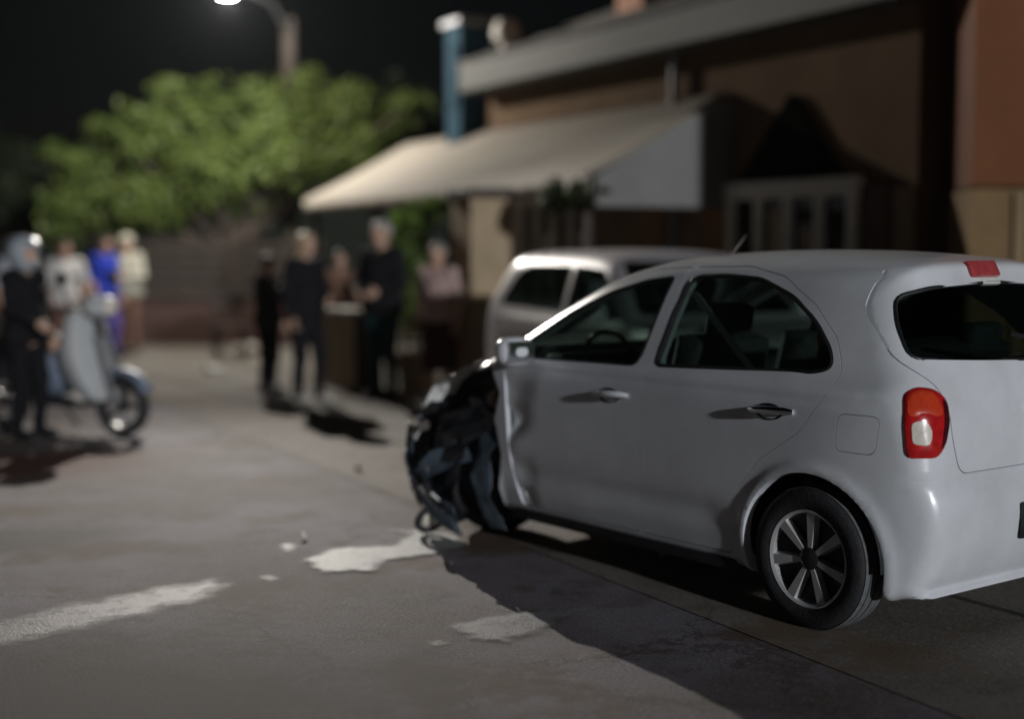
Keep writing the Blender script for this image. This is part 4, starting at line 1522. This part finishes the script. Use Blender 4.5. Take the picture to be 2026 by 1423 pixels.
# pale stones along the foot of the dark wall
for (px, py, s_, lb) in ((490, 703, .16, 'pale rounded stone at the foot of the dark wall'), (420, 738, .09, 'small grey stone on the pavement before the dark wall')):
    g = ground(px, py)
    o = iso('stone', lambda x, y, z, s_=s_: np.sqrt((x / 1.3) ** 2 + y ** 2 + (z / .6) ** 2) - s_ + .02 * np.sin(x * 31) * np.cos(y * 27 + z * 19), (-.3, -.3, -.2), (.3, .3, .25), .02,
            mat('pale_stone', (.42, .40, .36), .85, var=.25, scale=8, bump=.3) if 'pale_stone' not in bpy.data.materials else bpy.data.materials['pale_stone'])
    o.location = (g.x, g.y, s_ * .5)
    tag(o, lb, 'stone')

# ================================================================== THE SCOOTER ON THE LEFT
M['scooter_grey'] = mat('silver_blue_scooter_paint', (.17, .205, .27), .55, metal=.1, var=.12, scale=4)
M['scooter_white'] = mat('white_scooter_paint', (.40, .41, .41), .55, var=.06, scale=4)
M['brown_seat'] = mat('brown_vinyl', (.20, .12, .08), .55, var=.25, scale=14)
SG = ground(244, 864)
sc = empty('scooter', (SG.x, SG.y, 0), R(-25), 'silver and white motor scooter turned towards the road at the left edge', 'scooter')


def small_wheel(x, r0, parent, steer=0.0):
    w_ = MB()
    w_.lathe([(r0 * .70, -.035), (r0 * .85, -.055), (r0 * .97, -.035), (r0, 0), (r0 * .97, .035), (r0 * .85, .055), (r0 * .70, .035)], axis='Y', n=40, closed=True)
    wo = w_.build('wheel', M['rubber'], parent, True)
    wo.location = (x, 0, r0)
    wo.rotation_euler = (0, 0, steer)
    rm = MB()
    rm.lathe([(r0 * .72, -.03), (r0 * .72, .03), (r0 * .66, .025), (r0 * .66, -.025)], axis='Y', n=40, closed=True)
    rm.lathe([(0, .04), (.045, .04), (.045, -.04), (0, -.04)], axis='Y', n=16)
    for k in range(5):
        a = 2 * math.pi * k / 5
        rm.tube([(.03 * math.cos(a), 0, .03 * math.sin(a)), (r0 * .69 * math.cos(a), 0, r0 * .69 * math.sin(a))], .018, 6)
    rm.build('rim', M['alloy_dark'], wo, True)
    return wo


small_wheel(0, .25, sc, R(4))
small_wheel(-1.26, .25, sc)
for y in (.075, -.075): MB().tube([(0, y, .25), (-.10, y, .55), (-.20, y * .8, .84)], [.02, .025, .025], 8).build('fork', M['metal'], sc, True)
fd = MB()
pr = [(-.07, .0), (-.06, .03), (.0, .045), (.06, .03), (.07, .0)]
vs, fs = [], []
for i in range(13):
    a = R(25 + i * 11)
    for (y, e) in pr: vs.append(((.275 + e) * math.cos(a), y, .25 + (.275 + e) * math.sin(a)))
for i in range(12):
    for k in range(4): fs.append((i * 5 + k, i * 5 + k + 1, i * 5 + k + 6, i * 5 + k + 5))
o = mk('front_fender', vs, fs, M['scooter_grey'], sc, True)
o.modifiers.new('thick', 'SOLIDIFY').thickness = .008


def ell(cx, cy, cz, rx, ry, rz):
    return lambda x, y, z: (np.sqrt(((x - cx) / rx) ** 2 + ((y - cy) / ry) ** 2 + ((z - cz) / rz) ** 2) - 1) * min(rx, ry, rz)


def shield(x, y, z):
    t_ = np.clip((z - .30) / .72, 0, 1)
    xc = -.16 - .20 * t_ - .25 * (y / .24) ** 2 * .3
    hw = .14 + .12 * np.sin(np.pi * np.clip(t_ * .85 + .1, 0, 1))
    d = np.maximum(np.abs(x - xc) - .05 - .03 * (1 - t_), np.abs(y) - hw)
    return smax(d, np.abs(z - .66) - .37, .06)


iso('leg_shield', shield, (-.6, -.35, .2), (.1, .35, 1.12), .02, M['scooter_white'], sc)


def tailb(x, y, z):
    a = ell(-1.05, 0, .58, .50, .20, .20)(x, y, z)
    b = ell(-.72, 0, .50, .28, .18, .20)(x, y, z)
    return smin(a, b, .12)


iso('body_panel', tailb, (-1.65, -.3, .2), (-.3, .3, .9), .025, M['scooter_grey'], sc)
MB().box((-.52, 0, .27), (.52, .34, .06), bev=.02).build('footboard', M['black_plastic'], sc, True)
iso('saddle', lambda x, y, z: smax(ell(-.98, 0, .74, .52, .15, .11)(x, y, z), -(z - .70), .04), (-1.6, -.25, .6), (-.4, .25, .95), .022, M['brown_seat'], sc)
hb = MB()
hb.tube(crom([(-.36, .36, 1.02), (-.30, .22, 1.05), (-.26, 0, 1.03), (-.30, -.22, 1.05), (-.36, -.36, 1.02)], 5, False).tolist(), .016, 8)
hb.tube([(-.20, 0, .82), (-.27, 0, 1.03)], .03, 8)
hbo = hb.build('handlebar', M['black_plastic'], sc, True)
iso('headlight_cowl', ell(-.22, 0, 1.06, .13, .17, .10), (-.45, -.25, .9), (.0, .25, 1.2), .02, M['scooter_white'], sc)
MB().lathe([(0, .03), (.05, .025), (.07, .0), (0, -.01)], n=20).xf(Matrix.Translation((-.105, 0, 1.06)) @ Euler((0, R(90), 0)).to_matrix().to_4x4()).build('headlight', M['white_lens'], sc, True)
for y in (.30, -.30):
    mm = MB().tube([(-.32, y * .8, 1.05), (-.34, y, 1.26)], .007, 6)
    mm.lathe([(0, .015), (.05, .012), (.055, 0), (0, -.01)], n=18)
    for i in range(len(mm.v) - 18 * 4, len(mm.v)): mm.v[i] = Matrix.Translation((-.34, y, 1.29)) @ Euler((0, R(80), 0)).to_matrix().to_4x4() @ mm.v[i]
    mm.build('mirror', M['black_plastic'], sc, True)
MB().tube([(-.75, .17, .30), (-.95, .19, .25), (-1.45, .19, .30)], [.03, .05, .06], 10).build('exhaust', M['metal'], sc, True)
MB().tube([(-.70, .06, .24), (-.72, .28, .02)], .012, 6).build('kickstand', M['black_plastic'], sc, True)
MB().box((-1.50, 0, .60), (.05, .18, .09), bev=.02).build('tail_light', M['red_lens'], sc, True)

# ================================================================== PEOPLE
M['skin'] = mat('skin', (.46, .29, .21), .55, var=.12, scale=14)
M['skin_tan'] = mat('tanned_skin', (.36, .21, .14), .55, var=.12, scale=14)
M['helmet'] = mat('grey_helmet', (.30, .33, .36), .35, var=.1, coat=.3)
M['eye'] = mat('eye', (.03, .02, .015), .2, var=.2)
M['lips'] = mat('lips', (.35, .13, .11), .5, var=.1)


def cloth(name, c, var=.2): return mat(name, c, .95, var=var, scale=7, bump=.3, bscale=14, spec=.08)


CL = dict(black=cloth('black_cloth', (.012, .012, .014)), charcoal=cloth('charcoal_cloth', (.03, .03, .034)), white=cloth('white_cloth', (.46, .445, .42), .08), cream=cloth('cream_cloth', (.44, .42, .34), .1),
          blue=cloth('royal_blue_cloth', (.022, .040, .30)), violet=cloth('violet_cloth', (.10, .075, .26)), brown=cloth('brown_cloth', (.15, .085, .06)), navy=cloth('navy_cloth', (.018, .022, .035)),
          teal=cloth('dark_teal_cloth', (.012, .035, .042)), pink=cloth('dusty_pink_cloth', (.42, .30, .27)), red=cloth('dark_red_cloth', (.22, .035, .04)), maroon=cloth('maroon_cloth', (.055, .02, .02)),
          grey=cloth('grey_cloth', (.30, .31, .34)))
HAIR = dict(grey=mat('grey_hair', (.20, .18, .15), .7, var=.25, scale=40), blond=mat('fair_grey_hair', (.36, .29, .18), .7, var=.25, scale=40), dark=mat('dark_hair', (.02, .015, .012), .6, var=.4, scale=40),
            white=mat('white_hair', (.28, .26, .24), .7, var=.15, scale=40))
SHOE = dict(black=M['black_plastic'], pale=cloth('pale_shoe', (.50, .47, .42)), brown=M['brown_seat'])


def caps_sdf(caps, k):
    def fn(x, y, z):
        d = np.full(np.shape(x), 9.0)
        for (a, b, ra, rb) in caps:
            a, b = np.array(a, float), np.array(b, float)
            ba = b - a
            L2 = ba @ ba + 1e-12
            t_ = np.clip(((x - a[0]) * ba[0] + (y - a[1]) * ba[1] + (z - a[2]) * ba[2]) / L2, 0, 1)
            q = np.sqrt((x - a[0] - t_ * ba[0]) ** 2 + (y - a[1] - t_ * ba[1]) ** 2 + (z - a[2] - t_ * ba[2]) ** 2) - (ra + (rb - ra) * t_)
            kk = min(k, 1.2 * min(ra, rb))
            d = smin(d, q, kk)
        return d
    return fn


def bounds(caps, pad):
    P = np.array([p for c in caps for p in (c[0], c[1])])
    r = max(max(c[2], c[3]) for c in caps)
    return P.min(0) - r - pad, P.max(0) + r + pad


def hand(W, d, nrm, side, s):
    """palm, four unequal bent fingers and a thumb; d = direction of the hand, nrm = the way the palm faces."""
    W, d, nrm = Vector(W), Vector(d).normalized(), Vector(nrm)
    nrm = (nrm - d * nrm.dot(d)).normalized()
    lat = d.cross(nrm) * side
    out = []
    for o_ in (-.022, 0, .022): out.append((W + lat * o_ * .6 * s, W + d * .085 * s + lat * o_ * s, .017 * s, .014 * s))
    for i, ln in enumerate((.066, .076, .072, .056)):
        b = W + d * .090 * s + lat * (-.030 + .020 * i) * s
        m_ = b + (d * .85 + nrm * .45).normalized() * ln * .52 * s
        e = m_ + (d * .45 + nrm * .9).normalized() * ln * .48 * s
        out += [(b, m_, .0095 * s, .0088 * s), (m_, e, .0088 * s, .0075 * s)]
    b = W + d * .025 * s - lat * .030 * s
    m_ = b + (d * .6 - lat * .75 + nrm * .25).normalized() * .040 * s
    e = m_ + (d * .85 - lat * .2 + nrm * .4).normalized() * .032 * s
    out += [(b, m_, .013 * s, .011 * s), (m_, e, .011 * s, .009 * s)]
    return out


def person(loc, face, label, h=1.70, pose=None, top='black', top_len=.84, sleeve=1.0, legs='black', skirt=None, hair='dark', long_hair=False, shoe='black', skin='skin', hat=None, build=1.0, res=.013):
    """one standing (or seated) figure; face = heading in radians, figure faces local +Y."""
    s = h / 1.72
    J = dict(hipL=(-.085, 0, .92), hipR=(.085, 0, .92), kneeL=(-.10, .03, .50), kneeR=(.10, .02, .50), ankL=(-.105, -.01, .09), ankR=(.105, -.02, .09),
             shL=(-.18, 0, 1.405), shR=(.18, 0, 1.405), elL=(-.25, -.03, 1.12), elR=(.25, -.03, 1.12), wrL=(-.26, .06, .88), wrR=(.26, .06, .88),
             chest=(0, .0, 1.27), belly=(0, .01, 1.05), neck=(0, .0, 1.44), head=(0, .02, 1.60), toeL=None, toeR=None)
    if pose: J.update(pose)
    J = {k_: (Vector(v) * s if v is not None else None) for k_, v in J.items()}
    b_ = build
    V = Vector
    head = J['head']
    ey = V((0, 1, 0))
    torso = [(J['hipL'], J['hipR'], .115 * s * b_, .115 * s * b_), (J['belly'] + V((-.05 * s, 0, 0)), J['belly'] + V((.05 * s, 0, 0)), .108 * s * b_, .108 * s * b_),
             (J['chest'] + V((-.07 * s, 0, 0)), J['chest'] + V((.07 * s, 0, 0)), .112 * s * b_, .112 * s * b_),
             (J['shL'] * .86 + J['chest'] * .14, J['shR'] * .86 + J['chest'] * .14, .066 * s, .066 * s),
             ((J['hipL'] + J['hipR']) / 2, J['belly'], .12 * s * b_, .11 * s * b_), (J['belly'], J['chest'], .115 * s * b_, .12 * s * b_)]
    arms, fore, hands = [], [], []
    for q in 'LR':
        arms.append((J['sh' + q], J['el' + q], .052 * s * b_, .040 * s))
        fore.append((J['el' + q], J['wr' + q], .039 * s, .026 * s))
        dirn = (J['wr' + q] - J['el' + q])
        hands += hand(J['wr' + q], dirn, V((1 if q == 'L' else -1, .35, 0)), 1 if q == 'L' else -1, s)
    leg = []
    for q in 'LR':
        leg += [(J['hip' + q], J['knee' + q], .085 * s * b_, .056 * s), (J['knee' + q], J['ank' + q], .054 * s, .036 * s)]
    feet = []
    for q in 'LR':
        a = J['ank' + q]
        toe = J['toe' + q] or a + V((0, .155 * s, -.045 * s))
        feet.append((a + V((0, -.03 * s, -.035 * s)), toe, .034 * s, .028 * s))
    neck = [(J['neck'] - V((0, 0, .05 * s)), head - V((0, .01, .05)) * s, .055 * s, .048 * s)]
    hc = head
    skull = [(hc + V((0, -.025, .025)) * s, hc + V((0, .02, .025)) * s, .080 * s, .078 * s), (hc + V((0, .035, -.01)) * s, hc + V((0, .055, -.075)) * s, .055 * s, .035 * s),
             (hc + V((0, .088, .005)) * s, hc + V((0, .108, -.022)) * s, .010 * s, .014 * s)]
    for q in (-1, 1):
        skull.append((hc + V((q * .078, -.005, .015)) * s, hc + V((q * .076, -.008, -.028)) * s, .014 * s, .011 * s))
        skull.append((hc + V((q * .025, .078, .028)) * s, hc + V((q * .045, .066, .028)) * s, .012 * s, .012 * s))
    allc = torso + arms + fore + leg + feet + neck + skull
    big = caps_sdf(allc, .045 * s)
    fing = caps_sdf(hands, .008)

    def bodyf(x, y, z): return smin(big(x, y, z), fing(x, y, z), .012)
    P = empty('person', loc, face - math.pi / 2, label, 'person')
    lo_, hi_ = bounds(allc + hands, .03)
    iso('body', bodyf, lo_, hi_, res * .85, M[skin], P, newton=2)

    def wrinkle(x, y, z): return .004 * np.sin(z * 46 + x * 17 + 3 * np.sin(y * 21)) + .003 * np.sin(x * 53 - z * 29 + y * 31)
    # top
    tc = [(a, b, ra + .016 * s, rb + .016 * s) for (a, b, ra, rb) in torso] + [(a, b, ra + .014 * s, rb + .013 * s) for (a, b, ra, rb) in arms]
    if sleeve >= 1: tc += [(a, b + (a - b) * .04, ra + .012 * s, rb + .012 * s) for (a, b, ra, rb) in fore]
    tf = caps_sdf(tc, .045 * s)
    zc = top_len * s if not (pose and pose.get('seated')) else J['hipL'].z - .04
    lo_, hi_ = bounds(tc, .03)
    tn = bpy.data.objects
    iso('shirt', lambda x, y, z: np.maximum(tf(x, y, z) + wrinkle(x, y, z), np.maximum(zc - z - 9 * (np.abs(x) > .23 * s), z - (J['neck'].z + .05 * s))), lo_, hi_, res, CL[top], P, sharp=50, newton=1)
    # legs
    lc = [(a, b, ra + .014 * s, rb + .016 * s) for (a, b, ra, rb) in leg] + [(torso[0][0], torso[0][1], .124 * s * b_, .124 * s * b_)]
    if skirt:
        kz = skirt * s
        mid = (J['hipL'] + J['hipR']) / 2
        lc = [(mid, V((mid.x, mid.y + .01, kz)), .13 * s * b_, .21 * s), (J['hipL'], V((-.08 * s, 0, kz)), .12 * s, .15 * s), (J['hipR'], V((.08 * s, 0, kz)), .12 * s, .15 * s)]
    lf = caps_sdf(lc, .03 * s)
    cut = (skirt * s) if skirt else .055 * s
    lo_, hi_ = bounds(lc, .03)
    iso('skirt' if skirt else 'trousers', lambda x, y, z: np.maximum(lf(x, y, z) + wrinkle(x, y, z), cut - z), lo_, hi_, res, CL[legs], P, sharp=50, newton=1)
    # shoes
    for (a, b, ra, rb) in feet:
        sf = caps_sdf([(a, b, ra + .010, rb + .010)], .02)
        lo_, hi_ = bounds([(a, b, ra, rb)], .04)
        zf = min(a.z, b.z) - .034 * s
        iso('shoe', lambda x, y, z: smax(sf(x, y, z), zf - z, .01), lo_, hi_, .012, SHOE[shoe], P, newton=1)
    # hair or hat
    hr = [(hc + V((0, -.030, .035)) * s, hc + V((0, .018, .042)) * s, .094 * s, .084 * s)]
    if long_hair: hr += [(hc + V((0, -.05, .0)) * s, hc + V((0, -.075, -.13)) * s, .085 * s, .06 * s)]
    hf_ = caps_sdf(hr, .03)
    lo_, hi_ = bounds(hr, .03)
    hx = hc
    if hat == 'helmet':
        hh = [(hc + V((0, -.02, .035)) * s, hc + V((0, .02, .03)) * s, .135 * s, .13 * s), (hc + V((0, -.02, -.03)) * s, hc + V((0, .0, -.05)) * s, .118 * s, .112 * s)]
        hhf = caps_sdf(hh, .05)
        lo_, hi_ = bounds(hh, .03)
        ho = iso('helmet', lambda x, y, z: smax(hhf(x, y, z), np.minimum(hx.y + .065 * s - y, 9) * -1 + np.where(np.abs(z - hx.z) > .055 * s, -9, 0), .02) if False else
                 smax(hhf(x, y, z), np.minimum(y - (hx.y + .06 * s), .06 * s - np.abs(z - hx.z - .0)), .015), lo_, hi_, .014, M['helmet'], P)
    else:
        iso('hair', lambda x, y, z: smax(hf_(x, y, z) + .003 * np.sin(x * 90 + z * 60) * np.sin(y * 80), np.minimum(y - (hx.y + .045 * s), hx.z + .060 * s - z), .02), lo_, hi_, .013, HAIR[hair], P, newton=1)
        if hat == 'cap':
            cc = [(hc + V((0, -.02, .055)) * s, hc + V((0, .015, .055)) * s, .093 * s, .09 * s)]
            cf = caps_sdf(cc, .03)
            lo_, hi_ = bounds(cc, .12)
            br_ = lambda x, y, z: np.maximum(np.sqrt((x / 1.0) ** 2 + (y - hx.y - .08 * s) ** 2) - .085 * s, np.abs(z - hx.z - .062 * s) - .009)
            iso('cap', lambda x, y, z: smin(np.maximum(cf(x, y, z), hx.z + .055 * s - z), br_(x, y, z), .01), lo_, hi_, .012, CL[top], P, newton=1)
    for q in (-1, 1):
        e = hc + V((q * .032, .083, .012)) * s
        MB().lathe([(.0, .010), (.007, .007), (.010, .0), (.007, -.007), (.0, -.010)], e, n=10).build('eye', M['eye'], P, True)
    mo = hc + V((0, .083, -.058)) * s
    MB().tube([mo + V((-.022, -.007, 0)), mo, mo + V((.022, -.007, 0))], [.003, .006, .003], 6).build('mouth', M['lips'], P, True)
    return P


def stand(px, depth, z=0.0):
    p = at(px, 500, depth)
    return (p.x, p.y, z)


FWD = lambda dx, dy: math.atan2(dy, dx)
# helmeted figure in black beside the scooter
person(stand(45, 11.35), FWD(.8, -.3), 'person in black with a pale helmet standing beside the scooter', 1.60, top='black', legs='black', hat='helmet', shoe='black',
       pose=dict(elR=(.24, .06, 1.14), wrR=(.20, .28, 1.02), kneeL=(-.12, .06, .50), ankL=(-.13, .02, .09)), build=1.1)
person(stand(128, 18.6), FWD(.35, -.9), 'person in a white shirt and brown trousers standing behind the scooter', 1.64, top='white', sleeve=.5, legs='brown', hair='dark', skin='skin_tan',
       pose=dict(elL=(-.28, .02, 1.13), wrL=(-.22, .20, .98)))
person(stand(206, 19.6), FWD(.9, -.35), 'person in a royal blue shirt and violet trousers at the edge of the crowd', 1.70, top='blue', sleeve=.5, legs='violet', hair='dark', skin='skin_tan', build=1.18,
       pose=dict(kneeL=(-.12, .08, .50), ankL=(-.13, .04, .09)))
person(stand(252, 20.6), FWD(-.3, -.9), 'person in a cream top and cap beside the one in blue', 1.72, top='cream', sleeve=1, legs='brown', hair='grey', hat='cap', build=1.1,
       pose=dict(elR=(.26, .04, 1.14), wrR=(.10, .22, 1.16), elL=(-.26, .04, 1.14), wrL=(-.10, .22, 1.12)))
person(stand(30, 17.5), FWD(.7, -.5), 'person in a grey shirt half hidden behind the helmeted one', 1.66, top='grey', sleeve=.5, legs='navy', hair='grey')
# people under the awning
person(stand(603, 13.95, .008), FWD(.75, -.55), 'fair-haired woman in long black clothes standing at the pavement edge', 1.68, top='black', top_len=.72, legs='black', hair='blond', long_hair=True, shoe='pale',
       pose=dict(elL=(-.25, .02, 1.12), wrL=(-.12, .20, 1.06), ankL=(-.10, .08, .09), kneeL=(-.10, .10, .50)), build=1.12)
person(stand(528, 14.9, .008), FWD(.9, -.3), 'shorter grey-haired woman in black left of the fair-haired woman', 1.46, top='charcoal', top_len=.70, legs='black', hair='grey', long_hair=False, shoe='black',
       pose=dict(elR=(.24, .08, 1.16), wrR=(.10, .22, 1.30)), build=1.12)
person(stand(757, 14.3, .008), FWD(-.55, -.8), 'tall grey-haired man in a black jacket and dark teal trousers', 1.80, top='black', top_len=.80, legs='teal', hair='white', shoe='black',
       pose=dict(elL=(-.27, .05, 1.13), wrL=(-.14, .22, 1.05), elR=(.27, .05, 1.13), wrR=(.14, .22, 1.05)), build=1.15)
person(stand(868, 14.0, .008), FWD(-.5, -.85), 'person in a pale pinkish blouse and maroon skirt by the climbing plant', 1.58, top='pink', sleeve=.5, top_len=.88, legs='maroon', skirt=.35, hair='grey', shoe='black')
person(stand(672, 16.0, .008), FWD(.35, -.9), 'person in a brownish top standing behind the white counter', 1.50, top='brown', sleeve=.5, legs='charcoal', hair='dark',
       pose=dict(elL=(-.26, .04, 1.12), wrL=(-.16, .26, 1.02)))

# counter under the awning
cp_ = at(700, 610, 15.4)
t = empty('counter', (cp_.x, cp_.y, .008), RZ, 'brown wooden counter with a white top between the two groups of people', 'counter')
for i in range(6): MB().box((-.375 + i * .15, .17, .42), (.14, .025, .80), bev=.004).build('board', M['tan'], t)
MB().box((0, 0, .42), (.90, .30, .82), bev=.01).build('cabinet', M['dark_wood'], t)
MB().box((0, .02, .86), (1.0, .48, .05), bev=.01).build('top', M['white_frame'], t)
# chairs and table at the tavern front
def chair(loc, rz, label):
    t = empty('chair', loc, rz, label, 'chair', 'wooden tavern chairs')
    for x in (-.19, .19):
        MB().box((x, -.19, .22), (.04, .04, .44), bev=.004).build('leg', M['dark_wood'], t)
        MB().box((x, .19, .46), (.04, .04, .92), bev=.004).build('leg', M['dark_wood'], t)
    MB().box((0, 0, .455), (.44, .44, .04), bev=.01).build('seat', M['dark_wood'], t)
    for z in (.62, .75, .88): MB().box((0, .19, z), (.34, .02, .07), bev=.004).build('slat', M['dark_wood'], t)
    return t


p = at(845, 640, 16.4)
chair((p.x, p.y, .008), R(150), 'dark wooden chair under the awning behind the climbing plant')
p = at(455, 640, 19.5)
chair((p.x, p.y, .008), R(20), 'dark wooden chair standing alone before the low brick wall')

# ================================================================== night air, faintly hazy round the lamp
hz = MB().box((0, 0, 4.75), (2 * S + 40, 2 * S + 40, 26 - 0.5), None).build('haze', None)
hz.location = (0, 0, 7)
hm = bpy.data.materials.new('night_haze')
hm.use_nodes = True
hm.node_tree.nodes.remove(hm.node_tree.nodes['Principled BSDF'])
pv = hm.node_tree.nodes.new('ShaderNodeVolumePrincipled')
pv.inputs['Color'].default_value = (.80, .86, .92, 1)
pv.inputs['Density'].default_value = .00012
pv.inputs['Anisotropy'].default_value = .5
hm.node_tree.links.new(pv.outputs['Volume'], hm.node_tree.nodes['Material Output'].inputs['Volume'])
hz.data.materials.append(hm)
tag(hz, kind='stuff')
